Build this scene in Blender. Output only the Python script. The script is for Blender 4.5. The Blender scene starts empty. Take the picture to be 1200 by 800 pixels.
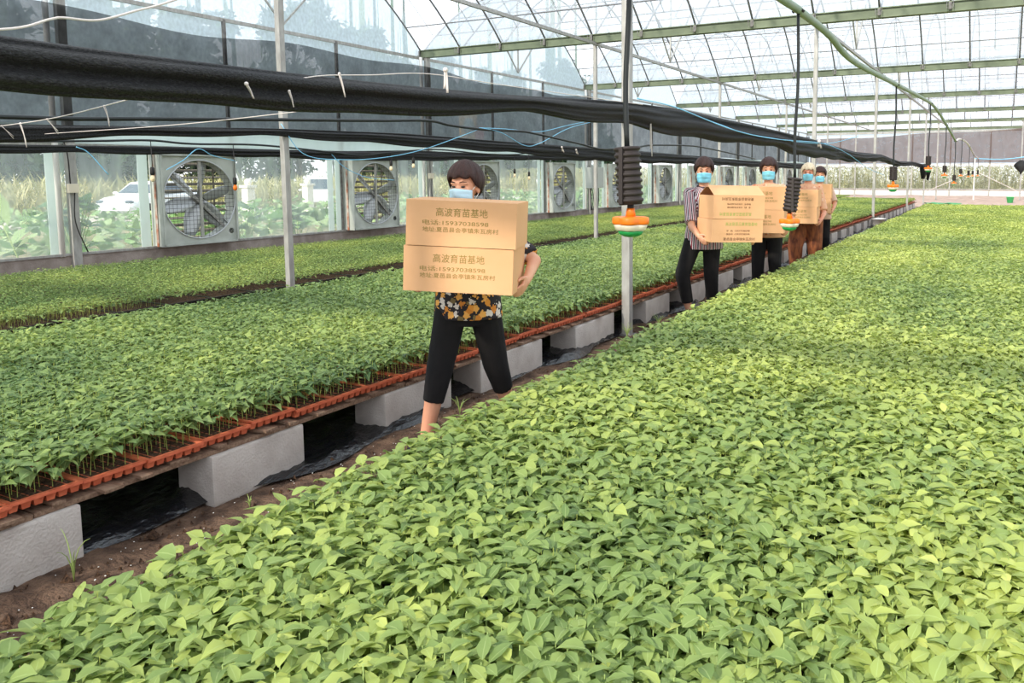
import bpy, bmesh, math, random
import numpy as np
from mathutils import Vector, Matrix, Euler

random.seed(11)
rng = np.random.default_rng(11)
PI = math.pi
SC = bpy.context.scene
COL = SC.collection

# ------------------------------------------------------------------ camera
EYE = 1.5
F_PX, CX, CY = 909.69, 717.38, 292.52
YAW, PITCH, ROLL = 0.467356, 0.0979957, -0.00225


def view_rows():
    cy, sy = math.cos(YAW), math.sin(YAW)
    W = np.array([[cy, sy, 0], [0, 0, -1], [-sy, cy, 0]])
    cp, sp = math.cos(PITCH), math.sin(PITCH)
    P = np.array([[1, 0, 0], [0, cp, -sp], [0, sp, cp]])
    cr, sr = math.cos(ROLL), math.sin(ROLL)
    Q = np.array([[cr, -sr, 0], [sr, cr, 0], [0, 0, 1]])
    return Q @ P @ W


VR = view_rows()
cam_data = bpy.data.cameras.new('camera')
cam = bpy.data.objects.new('camera', cam_data)
COL.objects.link(cam)
r_, d_, f_ = VR
cam.matrix_world = Matrix(((r_[0], -d_[0], -f_[0], 0), (r_[1], -d_[1], -f_[1], 0), (r_[2], -d_[2], -f_[2], EYE), (0, 0, 0, 1)))
cam_data.sensor_width = 36
cam_data.lens = F_PX / 1200 * 36
cam_data.shift_x = (600 - CX) / 1200
cam_data.shift_y = (CY - 400) / 1200
cam_data.clip_start = 0.05
cam_data.clip_end = 400
SC.camera = cam


def in_view(p):
    c = VR @ (np.asarray(p, float) - np.array([0, 0, EYE]))
    if c[2] < 0.1:
        return False
    u, v = F_PX * c[0] / c[2] + CX, F_PX * c[1] / c[2] + CY
    return 0 <= u <= 1200 and 0 <= v <= 800


# ------------------------------------------------------------------ light
SUN_AZ, SUN_EL, SUN_E = math.radians(-172.0), math.radians(33.0), 5.7
SKY_STRENGTH = 1.75
world = bpy.data.worlds.new('world')
SC.world = world
world.use_nodes = True
wn, wl = world.node_tree.nodes, world.node_tree.links
wn.clear()
w_out = wn.new('ShaderNodeOutputWorld')
w_bg = wn.new('ShaderNodeBackground')
w_tc = wn.new('ShaderNodeTexCoord')
w_sep = wn.new('ShaderNodeSeparateXYZ')
w_ramp = wn.new('ShaderNodeValToRGB')
w_ramp.color_ramp.elements[0].position = 0.0
w_ramp.color_ramp.elements[0].color = (0.93, 0.95, 0.97, 1)
w_ramp.color_ramp.elements[1].position = 0.7
w_ramp.color_ramp.elements[1].color = (0.80, 0.90, 1.0, 1)
wl.new(w_tc.outputs['Generated'], w_sep.inputs[0])
wl.new(w_sep.outputs['Z'], w_ramp.inputs[0])
wl.new(w_ramp.outputs[0], w_bg.inputs['Color'])
w_bg.inputs['Strength'].default_value = SKY_STRENGTH
wl.new(w_bg.outputs[0], w_out.inputs[0])

sun_d = bpy.data.lights.new('sun', 'SUN')
sun_d.energy = SUN_E
sun_d.angle = math.radians(1.8)
sun_d.color = (1.0, 0.93, 0.80)
sun = bpy.data.objects.new('sun', sun_d)
COL.objects.link(sun)
# direction the light comes from: azimuth measured from +Y towards +X
s_from = Vector((math.sin(SUN_AZ) * math.cos(SUN_EL), math.cos(SUN_AZ) * math.cos(SUN_EL), math.sin(SUN_EL)))
sun.rotation_euler = s_from.to_track_quat('Z', 'Y').to_euler()
sun.location = (0, -5, 12)

SC.view_settings.view_transform = 'Standard'
SC.view_settings.look = 'None'
SC.view_settings.gamma = 1
SC.view_settings.use_curve_mapping = False
SC.view_settings.exposure = 0.12
SC.cycles.transparent_max_bounces = 32
SC.cycles.max_bounces = 8


# ------------------------------------------------------------------ materials
def lin(c):
    out = []
    for v in c[:3]:
        v = v / 255.0
        out.append(v / 12.92 if v <= 0.04045 else ((v + 0.055) / 1.055) ** 2.4)
    return (out[0], out[1], out[2], 1.0)


def nt(name):
    m = bpy.data.materials.new(name)
    m.use_nodes = True
    n, l = m.node_tree.nodes, m.node_tree.links
    n.clear()
    return m, n, l, n.new('ShaderNodeOutputMaterial')


def coords(n, l, scale=(1, 1, 1)):
    tc = n.new('ShaderNodeTexCoord')
    mp = n.new('ShaderNodeMapping')
    mp.inputs['Scale'].default_value = scale
    l.new(tc.outputs['Object'], mp.inputs[0])
    return mp.outputs[0]


def pmat(name, col, rough=0.6, metal=0.0, col2=None, scale=8.0, detail=4.0, lo=0.35, hi=0.65, stretch=(1, 1, 1), bump=0.0, bscale=None, spec=0.4):
    m, n, l, out = nt(name)
    b = n.new('ShaderNodeBsdfPrincipled')
    b.inputs['Roughness'].default_value = rough
    b.inputs['Metallic'].default_value = metal
    b.inputs['Specular IOR Level'].default_value = spec
    b.inputs['Base Color'].default_value = lin(col)
    if col2 is not None or bump:
        co = coords(n, l, stretch)
        nz = n.new('ShaderNodeTexNoise')
        nz.inputs['Scale'].default_value = scale
        nz.inputs['Detail'].default_value = detail
        l.new(co, nz.inputs['Vector'])
        if col2 is not None:
            rp = n.new('ShaderNodeValToRGB')
            rp.color_ramp.elements[0].position, rp.color_ramp.elements[1].position = lo, hi
            rp.color_ramp.elements[0].color, rp.color_ramp.elements[1].color = lin(col), lin(col2)
            l.new(nz.outputs['Fac'], rp.inputs[0])
            l.new(rp.outputs[0], b.inputs['Base Color'])
        if bump:
            nb = nz
            if bscale:
                nb = n.new('ShaderNodeTexNoise')
                nb.inputs['Scale'].default_value = bscale
                nb.inputs['Detail'].default_value = 5
                l.new(co, nb.inputs['Vector'])
            bp = n.new('ShaderNodeBump')
            bp.inputs['Strength'].default_value = bump
            bp.inputs['Distance'].default_value = 0.02
            l.new(nb.outputs['Fac'], bp.inputs['Height'])
            l.new(bp.outputs[0], b.inputs['Normal'])
    l.new(b.outputs[0], out.inputs[0])
    return m


def leaf_mat(name, stops, trans=0.38, rib=True, rough=0.45, bump=0.0):
    m, n, l, out = nt(name)
    at = n.new('ShaderNodeAttribute')
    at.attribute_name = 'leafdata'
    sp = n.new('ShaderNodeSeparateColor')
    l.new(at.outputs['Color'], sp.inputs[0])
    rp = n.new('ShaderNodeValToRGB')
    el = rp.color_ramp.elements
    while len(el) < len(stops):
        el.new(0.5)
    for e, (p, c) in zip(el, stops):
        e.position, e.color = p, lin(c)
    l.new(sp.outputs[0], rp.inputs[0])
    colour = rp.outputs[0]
    if rib:
        mr = n.new('ShaderNodeMapRange')
        mr.inputs['From Min'].default_value = 0.03
        mr.inputs['From Max'].default_value = 0.12
        mr.inputs['To Min'].default_value = 0.45
        mr.inputs['To Max'].default_value = 0.0
        l.new(sp.outputs[1], mr.inputs['Value'])
        mx = n.new('ShaderNodeMix')
        mx.data_type = 'RGBA'
        l.new(mr.outputs[0], mx.inputs['Factor'])
        l.new(colour, mx.inputs['A'])
        mx.inputs['B'].default_value = lin((190, 208, 140))
        colour = mx.outputs['Result']
    b = n.new('ShaderNodeBsdfPrincipled')
    b.inputs['Roughness'].default_value = rough
    b.inputs['Specular IOR Level'].default_value = 0.35
    l.new(colour, b.inputs['Base Color'])
    t = n.new('ShaderNodeBsdfTranslucent')
    l.new(colour, t.inputs['Color'])
    mix = n.new('ShaderNodeMixShader')
    mix.inputs[0].default_value = trans
    l.new(b.outputs[0], mix.inputs[1])
    l.new(t.outputs[0], mix.inputs[2])
    l.new(mix.outputs[0], out.inputs[0])
    return m


def film_mat(name, haze, col=(236, 242, 246), streak=0.12, scale=(0.6, 0.6, 0.15), gloss=0.04):
    """thin plastic film: clear with a milky share, dirt streaks vary the share"""
    m, n, l, out = nt(name)
    co = coords(n, l, scale)
    nz = n.new('ShaderNodeTexNoise')
    nz.inputs['Scale'].default_value = 6
    nz.inputs['Detail'].default_value = 6
    l.new(co, nz.inputs['Vector'])
    mr = n.new('ShaderNodeMapRange')
    mr.inputs['From Min'].default_value = 0.3
    mr.inputs['From Max'].default_value = 0.7
    mr.inputs['To Min'].default_value = max(0.0, haze - streak)
    mr.inputs['To Max'].default_value = haze + streak
    l.new(nz.outputs['Fac'], mr.inputs['Value'])
    tr = n.new('ShaderNodeBsdfTransparent')
    tr.inputs['Color'].default_value = (0.97, 0.98, 0.99, 1)
    df = n.new('ShaderNodeBsdfDiffuse')
    df.inputs['Color'].default_value = lin(col)
    tl = n.new('ShaderNodeBsdfTranslucent')
    tl.inputs['Color'].default_value = lin(col)
    m1 = n.new('ShaderNodeMixShader')
    m1.inputs[0].default_value = 0.65
    l.new(df.outputs[0], m1.inputs[1])
    l.new(tl.outputs[0], m1.inputs[2])
    m2 = n.new('ShaderNodeMixShader')
    l.new(mr.outputs[0], m2.inputs[0])
    l.new(tr.outputs[0], m2.inputs[1])
    l.new(m1.outputs[0], m2.inputs[2])
    gl = n.new('ShaderNodeBsdfGlossy')
    gl.inputs['Roughness'].default_value = 0.15
    m3 = n.new('ShaderNodeMixShader')
    m3.inputs[0].default_value = gloss
    l.new(m2.outputs[0], m3.inputs[1])
    l.new(gl.outputs[0], m3.inputs[2])
    l.new(m3.outputs[0], out.inputs[0])
    return m


def net_mat(name, opaque, col):
    m, n, l, out = nt(name)
    tr = n.new('ShaderNodeBsdfTransparent')
    df = n.new('ShaderNodeBsdfDiffuse')
    df.inputs['Color'].default_value = lin(col)
    tl = n.new('ShaderNodeBsdfTranslucent')
    tl.inputs['Color'].default_value = lin(col)
    m1 = n.new('ShaderNodeMixShader')
    m1.inputs[0].default_value = 0.4
    l.new(df.outputs[0], m1.inputs[1])
    l.new(tl.outputs[0], m1.inputs[2])
    co = coords(n, l)
    nz = n.new('ShaderNodeTexNoise')
    nz.inputs['Scale'].default_value = 3
    nz.inputs['Detail'].default_value = 6
    l.new(co, nz.inputs['Vector'])
    mr = n.new('ShaderNodeMapRange')
    mr.inputs['From Min'].default_value, mr.inputs['From Max'].default_value = 0.3, 0.7
    mr.inputs['To Min'].default_value, mr.inputs['To Max'].default_value = opaque - 0.06, opaque + 0.06
    l.new(nz.outputs['Fac'], mr.inputs['Value'])
    m2 = n.new('ShaderNodeMixShader')
    l.new(mr.outputs[0], m2.inputs[0])
    l.new(tr.outputs[0], m2.inputs[1])
    l.new(m1.outputs[0], m2.inputs[2])
    l.new(m2.outputs[0], out.inputs[0])
    return m


def stripe_mat(name):
    """vertical maroon, white and black stripes that run round the body"""
    m, n, l, out = nt(name)
    at = n.new('ShaderNodeAttribute')
    at.attribute_name = 'stripe'
    ml = n.new('ShaderNodeMath')
    ml.operation = 'MULTIPLY'
    ml.inputs[1].default_value = 25.0
    l.new(at.outputs['Fac'], ml.inputs[0])
    fr = n.new('ShaderNodeMath')
    fr.operation = 'FRACT'
    l.new(ml.outputs[0], fr.inputs[0])
    rp = n.new('ShaderNodeValToRGB')
    rp.color_ramp.interpolation = 'CONSTANT'
    el = rp.color_ramp.elements
    for _ in range(3):
        el.new(0.5)
    for e, (p, c) in zip(el, [(0, (52, 26, 38)), (0.30, (232, 220, 220)), (0.5, (142, 44, 60)), (0.72, (56, 34, 46)), (0.82, (226, 214, 218))]):
        e.position, e.color = p, lin(c)
    l.new(fr.outputs[0], rp.inputs[0])
    b = n.new('ShaderNodeBsdfPrincipled')
    b.inputs['Roughness'].default_value = 0.85
    l.new(rp.outputs[0], b.inputs['Base Color'])
    l.new(b.outputs[0], out.inputs[0])
    return m


def flower_mat(name, base, petals, scale=16.0, size=0.42):
    """dark cloth with scattered five-petalled flowers"""
    m, n, l, out = nt(name)
    co = coords(n, l)
    vo = n.new('ShaderNodeTexVoronoi')
    vo.inputs['Scale'].default_value = scale
    l.new(co, vo.inputs['Vector'])
    # petals: radius wobble from a second voronoi
    v2 = n.new('ShaderNodeTexVoronoi')
    v2.inputs['Scale'].default_value = scale * 3.1
    l.new(co, v2.inputs['Vector'])
    ad = n.new('ShaderNodeMath')
    ad.operation = 'MULTIPLY_ADD'
    ad.inputs[1].default_value = 0.45
    l.new(v2.outputs['Distance'], ad.inputs[0])
    l.new(vo.outputs['Distance'], ad.inputs[2])
    th = n.new('ShaderNodeMath')
    th.operation = 'LESS_THAN'
    th.inputs[1].default_value = size
    l.new(ad.outputs[0], th.inputs[0])
    rp = n.new('ShaderNodeValToRGB')
    rp.color_ramp.interpolation = 'CONSTANT'
    el = rp.color_ramp.elements
    while len(el) < len(petals):
        el.new(0.5)
    for i, (e, c) in enumerate(zip(el, petals)):
        e.position, e.color = i / len(petals), lin(c)
    sp = n.new('ShaderNodeSeparateColor')
    l.new(vo.outputs['Color'], sp.inputs[0])
    l.new(sp.outputs[0], rp.inputs[0])
    mx = n.new('ShaderNodeMix')
    mx.data_type = 'RGBA'
    l.new(th.outputs[0], mx.inputs['Factor'])
    mx.inputs['A'].default_value = lin(base)
    l.new(rp.outputs[0], mx.inputs['B'])
    b = n.new('ShaderNodeBsdfPrincipled')
    b.inputs['Roughness'].default_value = 0.8
    l.new(mx.outputs['Result'], b.inputs['Base Color'])
    l.new(b.outputs[0], out.inputs[0])
    return m


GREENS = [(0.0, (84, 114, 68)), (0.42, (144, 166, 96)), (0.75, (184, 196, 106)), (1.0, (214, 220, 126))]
MT = dict(
    seedling=leaf_mat('seedling_leaf', GREENS),
    stem=pmat('seedling_stem', (150, 170, 96), 0.6),
    squash=leaf_mat('squash_leaf', [(0.0, (70, 112, 52)), (0.5, (122, 158, 92)), (1.0, (186, 202, 150))], trans=0.3, rib=False),
    corn=leaf_mat('corn_leaf', [(0.0, (118, 128, 76)), (0.5, (166, 164, 106)), (1.0, (212, 204, 158))], trans=0.3, rib=False),
    tree=leaf_mat('tree_leaf', [(0.0, (62, 88, 66)), (0.5, (92, 118, 88)), (1.0, (132, 152, 112))], trans=0.2, rib=False),
    bark=pmat('bark', (92, 84, 76), 0.9, col2=(66, 60, 56), scale=12, stretch=(4, 4, 1)),
    soil=pmat('aisle_soil', (74, 54, 42), 0.95, col2=(118, 92, 74), scale=14, bump=1.0, bscale=70),
    far_soil=pmat('dry_soil', (168, 142, 128), 0.95, col2=(196, 170, 156), scale=2.5, bump=0.4, bscale=20),
    out_soil=pmat('field_soil', (120, 124, 84), 0.95, col2=(150, 140, 108), scale=1.2, bump=0.3, bscale=8),
    road=pmat('road_concrete', (190, 184, 172), 0.9, col2=(172, 166, 156), scale=2),
    potting=pmat('potting_mix', (58, 40, 30), 0.95, col2=(112, 82, 60), scale=90, bump=1.0, bscale=160),
    tray=pmat('orange_tray_plastic', (222, 120, 84), 0.5, col2=(196, 96, 66), scale=20),
    black_tray=pmat('black_tray_plastic', (34, 34, 32), 0.5, col2=(52, 46, 40), scale=30),
    plank=pmat('weathered_plank', (120, 92, 74), 0.85, col2=(156, 128, 106), scale=10, stretch=(1, 8, 8), bump=0.5, bscale=40),
    concrete=pmat('aerated_concrete', (186, 175, 168), 0.92, col2=(206, 197, 190), scale=7, bump=0.35, bscale=90),
    curb=pmat('curb_concrete', (140, 128, 120), 0.95, col2=(168, 156, 148), scale=5, bump=0.4, bscale=50),
    plastic_black=pmat('black_ground_film', (24, 24, 27), 0.24, bump=1.0, scale=22, stretch=(1, 0.5, 1), spec=0.8),
    steel=pmat('galvanised_steel', (178, 176, 172), 0.5, metal=0.35, col2=(156, 153, 148), scale=20, stretch=(1, 1, 0.3)),
    steel_dark=pmat('weathered_steel', (136, 134, 130), 0.55, metal=0.3, col2=(110, 106, 104), scale=16),
    rib=pmat('rib_steel', (132, 130, 132), 0.5, metal=0.3),
    gutter=pmat('gutter_steel', (122, 132, 108), 0.5, metal=0.2, col2=(104, 114, 92), scale=3),
    roof_film=film_mat('roof_film', 0.30, col=(240, 244, 250)),
    wall_film=film_mat('wall_film', 0.31, col=(226, 238, 242), streak=0.12),
    far_film=film_mat('far_wall_film', 0.14, col=(236, 232, 222), streak=0.08),
    gable_film=film_mat('gable_film', 0.74, col=(214, 230, 246), streak=0.10, scale=(3.0, 3.0, 2.2)),
    white_strip=film_mat('white_film_strip', 0.84, col=(236, 244, 240), streak=0.06),
    net_curtain=net_mat('shade_net_curtain', 0.72, (46, 46, 48)),
    net_far=net_mat('shade_net_far', 0.74, (118, 98, 92)),
    net_roll=pmat('black_shade_net', (28, 28, 29), 0.7, col2=(56, 56, 57), scale=150, stretch=(1, 0.5, 1), lo=0.4, hi=0.7, bump=0.9, bscale=140, spec=0.35),
    hose=pmat('black_hose', (30, 34, 34), 0.45),
    green_hose=pmat('grey_green_hose', (128, 148, 124), 0.5, col2=(146, 160, 140), scale=6),
    black=pmat('black_plastic', (30, 28, 28), 0.5),
    rubber=pmat('ribbed_black_plastic', (50, 42, 40), 0.6),
    orange=pmat('orange_plastic', (240, 122, 26), 0.4),
    cream=pmat('cream_plastic', (226, 214, 192), 0.4),
    green=pmat('green_plastic', (28, 146, 72), 0.4),
    bright_green=pmat('bucket_green', (90, 214, 132), 0.5),
    white=pmat('white_plastic', (232, 230, 226), 0.5),
    cord=pmat('white_cord', (222, 212, 206), 0.8),
    blue=pmat('blue_cord', (132, 200, 234), 0.6),
    fan_grey=pmat('fan_housing_sheet', (192, 195, 188), 0.5, metal=0.1, col2=(172, 176, 168), scale=4),
    fan_blade=pmat('fan_blade_steel', (196, 198, 200), 0.4, metal=0.4),
    wire=pmat('guard_wire', (90, 92, 90), 0.5, metal=0.4),
    slat=pmat('shutter_slat', (120, 112, 96), 0.6),
    rust=pmat('rust_edge', (150, 88, 60), 0.8, col2=(176, 168, 158), scale=9),
    box=pmat('cardboard', (224, 173, 128), 0.85, col2=(219, 167, 121), scale=4),
    box_in=pmat('cardboard_inside', (150, 108, 70), 0.9),
    ink=pmat('olive_print_ink', (146, 126, 68), 0.9),
    ink_dark=pmat('brown_print_ink', (92, 58, 34), 0.9),
    ink_green=pmat('green_print_ink', (150, 172, 86), 0.9),
    skin=pmat('skin', (222, 168, 136), 0.55, col2=(212, 148, 118), scale=8),
    skin_warm=pmat('skin_warm', (224, 164, 136), 0.55, col2=(214, 142, 116), scale=8),
    hair=pmat('dark_hair', (42, 26, 24), 0.5, col2=(66, 40, 36), scale=30, stretch=(6, 6, 1), bump=0.6, bscale=60),
    hair_white=pmat('white_hair', (226, 212, 190), 0.6, col2=(196, 178, 150), scale=30, stretch=(6, 6, 1), bump=0.6, bscale=60),
    mask=pmat('surgical_mask_blue', (192, 224, 240), 0.8),
    mask_deep=pmat('surgical_mask_deeper_blue', (128, 204, 228), 0.8),
    eye=pmat('eye_dark', (30, 22, 20), 0.3),
    trouser=pmat('black_cotton', (15, 13, 14), 0.95, col2=(24, 21, 21), scale=10, bump=0.3, bscale=14),
    brown_trouser=pmat('brown_patterned_cloth', (92, 50, 34), 0.9, col2=(150, 88, 52), scale=9, stretch=(3, 3, 0.8)),
    floral=flower_mat('floral_cloth', (30, 24, 30), [(222, 146, 52), (216, 206, 196), (232, 168, 80), (120, 100, 60), (208, 130, 44)], scale=23, size=0.70),
    peach=flower_mat('peach_floral_cloth', (222, 168, 132), [(214, 110, 70), (236, 200, 170), (200, 140, 110)], scale=24, size=0.5),
    stripe=stripe_mat('striped_cloth'),
    tan_cloth=pmat('pale_tan_cloth', (206, 170, 148), 0.9),
    car_paint=pmat('white_car_paint', (226, 230, 232), 0.3),
    car_glass=pmat('car_glass', (74, 88, 98), 0.15),
    tyre=pmat('tyre', (32, 32, 34), 0.8),
    lamp_red=pmat('tail_lamp', (190, 60, 50), 0.3),
    stone=pmat('white_pillar_stone', (232, 226, 214), 0.8),
    sign_yellow=pmat('sign_yellow', (236, 186, 84), 0.6),
    sign_red=pmat('sign_red', (206, 84, 84), 0.6),
    sign_blue=pmat('sign_pale', (170, 196, 190), 0.6),
    panel=pmat('control_box_sheet', (186, 188, 184), 0.5),
    bulb=pmat('bulb_glass', (236, 214, 176), 0.2),
)


# ------------------------------------------------------------------ mesh builder
class MB:
    def __init__(s):
        s.v, s.f, s.sm = [], [], []

    def add(s, vs, fs, smooth=False):
        o = len(s.v)
        s.v.extend([tuple(map(float, p)) for p in vs])
        s.f.extend([tuple(i + o for i in f) for f in fs])
        s.sm.extend([smooth] * len(fs))
        return s

    def box(s, c, size, rot=None):
        hx, hy, hz = [q / 2 for q in size]
        P = [Vector((x, y, z)) for x in (-hx, hx) for y in (-hy, hy) for z in (-hz, hz)]
        if rot is not None:
            P = [rot @ p for p in P]
        P = [p + Vector(c) for p in P]
        return s.add(P, [(0, 1, 3, 2), (4, 6, 7, 5), (0, 4, 5, 1), (2, 3, 7, 6), (0, 2, 6, 4), (1, 5, 7, 3)])

    def bar(s, a, b, w, h, up=(0, 0, 1)):
        """rectangular bar from a to b, w across, h along up"""
        a, b = Vector(a), Vector(b)
        d = (b - a).normalized()
        u = Vector(up)
        x = d.cross(u)
        if x.length < 1e-4:
            x = d.cross(Vector((1, 0, 0)))
        x.normalize()
        u = x.cross(d)
        P = []
        for q in (a, b):
            for sx, su in ((-1, -1), (1, -1), (1, 1), (-1, 1)):
                P.append(q + x * sx * w / 2 + u * su * h / 2)
        return s.add(P, [(0, 1, 2, 3), (7, 6, 5, 4), (0, 4, 5, 1), (1, 5, 6, 2), (2, 6, 7, 3), (3, 7, 4, 0)])

    def tube(s, path, r, n=8, caps=True, smooth=True, ell=(1, 1)):
        P = [Vector(p) for p in path]
        m = len(P)
        R = [r] * m if isinstance(r, (int, float)) else list(r)
        vs, fs = [], []
        prev = None
        for i in range(m):
            d = (P[min(i + 1, m - 1)] - P[max(i - 1, 0)]).normalized()
            if prev is None:
                ref = Vector((0, 0, 1)) if abs(d.z) < 0.9 else Vector((1, 0, 0))
                x = d.cross(ref).normalized()
            else:
                x = (prev - d * prev.dot(d))
                x = x.normalized() if x.length > 1e-5 else d.orthogonal().normalized()
            prev = x
            y = d.cross(x)
            for k in range(n):
                a = 2 * PI * k / n
                vs.append(P[i] + x * (math.cos(a) * R[i] * ell[0]) + y * (math.sin(a) * R[i] * ell[1]))
        for i in range(m - 1):
            for k in range(n):
                k2 = (k + 1) % n
                fs.append((i * n + k, i * n + k2, (i + 1) * n + k2, (i + 1) * n + k))
        s.add(vs, fs, smooth)
        if caps:
            o = len(s.v) - len(vs)
            s.f.append(tuple(o + k for k in reversed(range(n))))
            s.f.append(tuple(o + (m - 1) * n + k for k in range(n)))
            s.sm += [False, False]
        return s

    def lathe(s, prof, n=24, M=None, smooth=True):
        vs, fs = [], []
        m = len(prof)
        for r, z in prof:
            for k in range(n):
                a = 2 * PI * k / n
                vs.append(Vector((r * math.cos(a), r * math.sin(a), z)))
        if M is not None:
            vs = [M @ p for p in vs]
        for i in range(m - 1):
            for k in range(n):
                k2 = (k + 1) % n
                fs.append((i * n + k, i * n + k2, (i + 1) * n + k2, (i + 1) * n + k))
        s.add(vs, fs, smooth)
        o = len(s.v) - len(vs)
        if prof[0][0] > 1e-4:
            s.f.append(tuple(o + k for k in reversed(range(n))))
            s.sm.append(False)
        if prof[-1][0] > 1e-4:
            s.f.append(tuple(o + (m - 1) * n + k for k in range(n)))
            s.sm.append(False)
        return s

    def grid(s, A, smooth=True, closed=False):
        """A: rows x cols x 3"""
        m, n = len(A), len(A[0])
        vs = [p for row in A for p in row]
        fs = []
        for i in range(m - 1):
            for k in range(n if closed else n - 1):
                k2 = (k + 1) % n
                fs.append((i * n + k, i * n + k2, (i + 1) * n + k2, (i + 1) * n + k))
        return s.add(vs, fs, smooth)

    def ellipsoid(s, c, r, M=None, n=16, m=10):
        rows = []
        for i in range(m + 1):
            t = PI * i / m
            rr = max(math.sin(t), 1e-3)
            row = []
            for k in range(n):
                a = 2 * PI * k / n
                p = Vector((r[0] * rr * math.cos(a), r[1] * rr * math.sin(a), -r[2] * math.cos(t)))
                if M is not None:
                    p = M @ p
                row.append(p + Vector(c))
            rows.append(row)
        s.grid(rows, True, True)
        o = len(s.v) - (m + 1) * n
        s.f.append(tuple(o + k for k in reversed(range(n))))
        s.f.append(tuple(o + m * n + k for k in range(n)))
        s.sm += [True, True]
        return s

    def cap(s, a, b, ra, rb, n=14, flat=(False, False), ell=None):
        """tapered limb segment with rounded or flat ends"""
        a, b = Vector(a), Vector(b)
        d = (b - a)
        L = d.length
        d.normalize()
        pts, rs = [], []
        if not flat[0]:
            for t in (-1, -0.85, -0.5):
                pts.append(a + d * ra * t)
                rs.append(ra * math.sqrt(max(0.0, 1 - t * t)) + 1e-4)
        for t in (0, 0.5, 1):
            pts.append(a + d * L * t)
            rs.append(ra + (rb - ra) * t)
        if not flat[1]:
            for t in (0.5, 0.85, 1):
                pts.append(b + d * rb * t)
                rs.append(rb * math.sqrt(max(0.0, 1 - t * t)) + 1e-4)
        return s.tube(pts, rs, n)

    def loft(s, stations, n=24):
        """stations: (z, rx, ry, cx, cy) closed stack of ellipses"""
        rows = []
        for z, rx, ry, cx, cy in stations:
            rows.append([Vector((cx + rx * math.cos(2 * PI * k / n), cy + ry * math.sin(2 * PI * k / n), z)) for k in range(n)])
        s.grid(rows, True, True)
        m = len(stations)
        o = len(s.v) - m * n
        s.f.append(tuple(o + k for k in reversed(range(n))))
        s.f.append(tuple(o + (m - 1) * n + k for k in range(n)))
        s.sm += [False, False]
        return s

    def xform(s, M):
        s.v = [tuple(M @ Vector(p)) for p in s.v]
        return s

    def mesh(s, name, bevel=0.0, seg=2):
        me = bpy.data.meshes.new(name)
        me.from_pydata(s.v, [], s.f)
        me.polygons.foreach_set('use_smooth', s.sm)
        if bevel:
            bm = bmesh.new()
            bm.from_mesh(me)
            ed = [e for e in bm.edges if len(e.link_faces) == 2 and e.calc_face_angle(0) > 0.6]
            bmesh.ops.bevel(bm, geom=ed, offset=bevel, segments=seg, profile=0.7, affect='EDGES')
            bm.to_mesh(me)
            bm.free()
        me.update()
        return me

    def build(s, name, mat, parent=None, bevel=0.0, seg=2):
        me = s.mesh(name, bevel, seg)
        me.materials.append(mat)
        return put(name, me, parent)


def put(name, me, parent=None, loc=None, rz=None):
    o = bpy.data.objects.new(name, me)
    COL.objects.link(o)
    if parent is not None:
        o.parent = parent
    if loc is not None:
        o.location = loc
    if rz is not None:
        o.rotation_euler = (0, 0, rz)
    return o


def tag(o, label, cat, group=None, kind=None):
    o['label'] = label
    o['category'] = cat
    if group:
        o['group'] = group
    if kind:
        o['kind'] = kind
    return o


def struct(o, label=None):
    o['kind'] = 'structure'
    if label:
        o['label'] = label
    return o


def thing(name, loc, label, cat, group=None, rz=0.0, kind=None):
    o = bpy.data.objects.new(name, None)
    COL.objects.link(o)
    o.location = loc
    o.rotation_euler = (0, 0, rz)
    o.empty_display_size = 0.1
    return tag(o, label, cat, group, kind)


def copy_tree(o, loc=None, rz=None, label=None, parent=None):
    c = o.copy()
    COL.objects.link(c)
    if parent is not None:
        c.parent = parent
    for ch in list(o.children):
        copy_tree(ch, parent=c)
    if loc is not None:
        c.location = loc
    if rz is not None:
        c.rotation_euler = (0, 0, rz)
    if label:
        c['label'] = label
    return c


_ONES = 'first second third fourth fifth sixth seventh eighth ninth tenth eleventh twelfth thirteenth fourteenth fifteenth sixteenth seventeenth eighteenth nineteenth'.split()


def nth(i):
    """ordinal word for index i from 0"""
    k = i + 1
    if k < 20:
        return _ONES[k - 1]
    tens = {2: 'twent', 3: 'thirt', 4: 'fort', 5: 'fift', 6: 'sixt', 7: 'sevent'}[k // 10]
    return tens + 'ieth' if k % 10 == 0 else tens + 'y-' + _ONES[k % 10 - 1]


def smooth_path(pts, n):
    """Catmull-Rom through points"""
    P = [Vector(p) for p in pts]
    P = [P[0] * 2 - P[1]] + P + [P[-1] * 2 - P[-2]]
    out = []
    m = len(P) - 3
    for i in range(m):
        a, b, c, d = P[i:i + 4]
        for k in range(n):
            t = k / n
            out.append(0.5 * ((2 * b) + (c - a) * t + (2 * a - 5 * b + 4 * c - d) * t * t + (3 * b - a - 3 * c + d) * t ** 3))
    out.append(P[-2])
    return out


# ------------------------------------------------------------------ setting: ground, walls, frame
XW = -12.4


def edge_mid(y):
    """aisle edge of the middle bed"""
    return -3.13 - 0.006 * max(0.0, y - 7)


def edge_near(y):
    """aisle edge of the near bed"""
    return -2.0 - 0.027 * min(y, 5.0) - 0.0085 * max(0.0, y - 5.0)


GUT = [-9.35, -1.35, 6.65, 14.65, 22.65, 30.65, 38.65, 46.65, 54.65]
ZG = 4.2
RISE = 2.0
XR = 9.3
RIBX = [XW + 1.145 * k for k in range(19)]


def arch(t, span=8.0):
    """height above the gutter at t in 0..1"""
    return 4 * RISE * t * (1 - t)


rows = []
for i in range(120):
    y = -10 + 66 * i / 119
    row = []
    for k in range(36):
        x = XW + (XR - XW) * k / 35
        row.append((x, y, 0.0))
    rows.append(row)
fl = MB().grid(rows)
floor = struct(fl.build('floor', MT['soil']))

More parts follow.
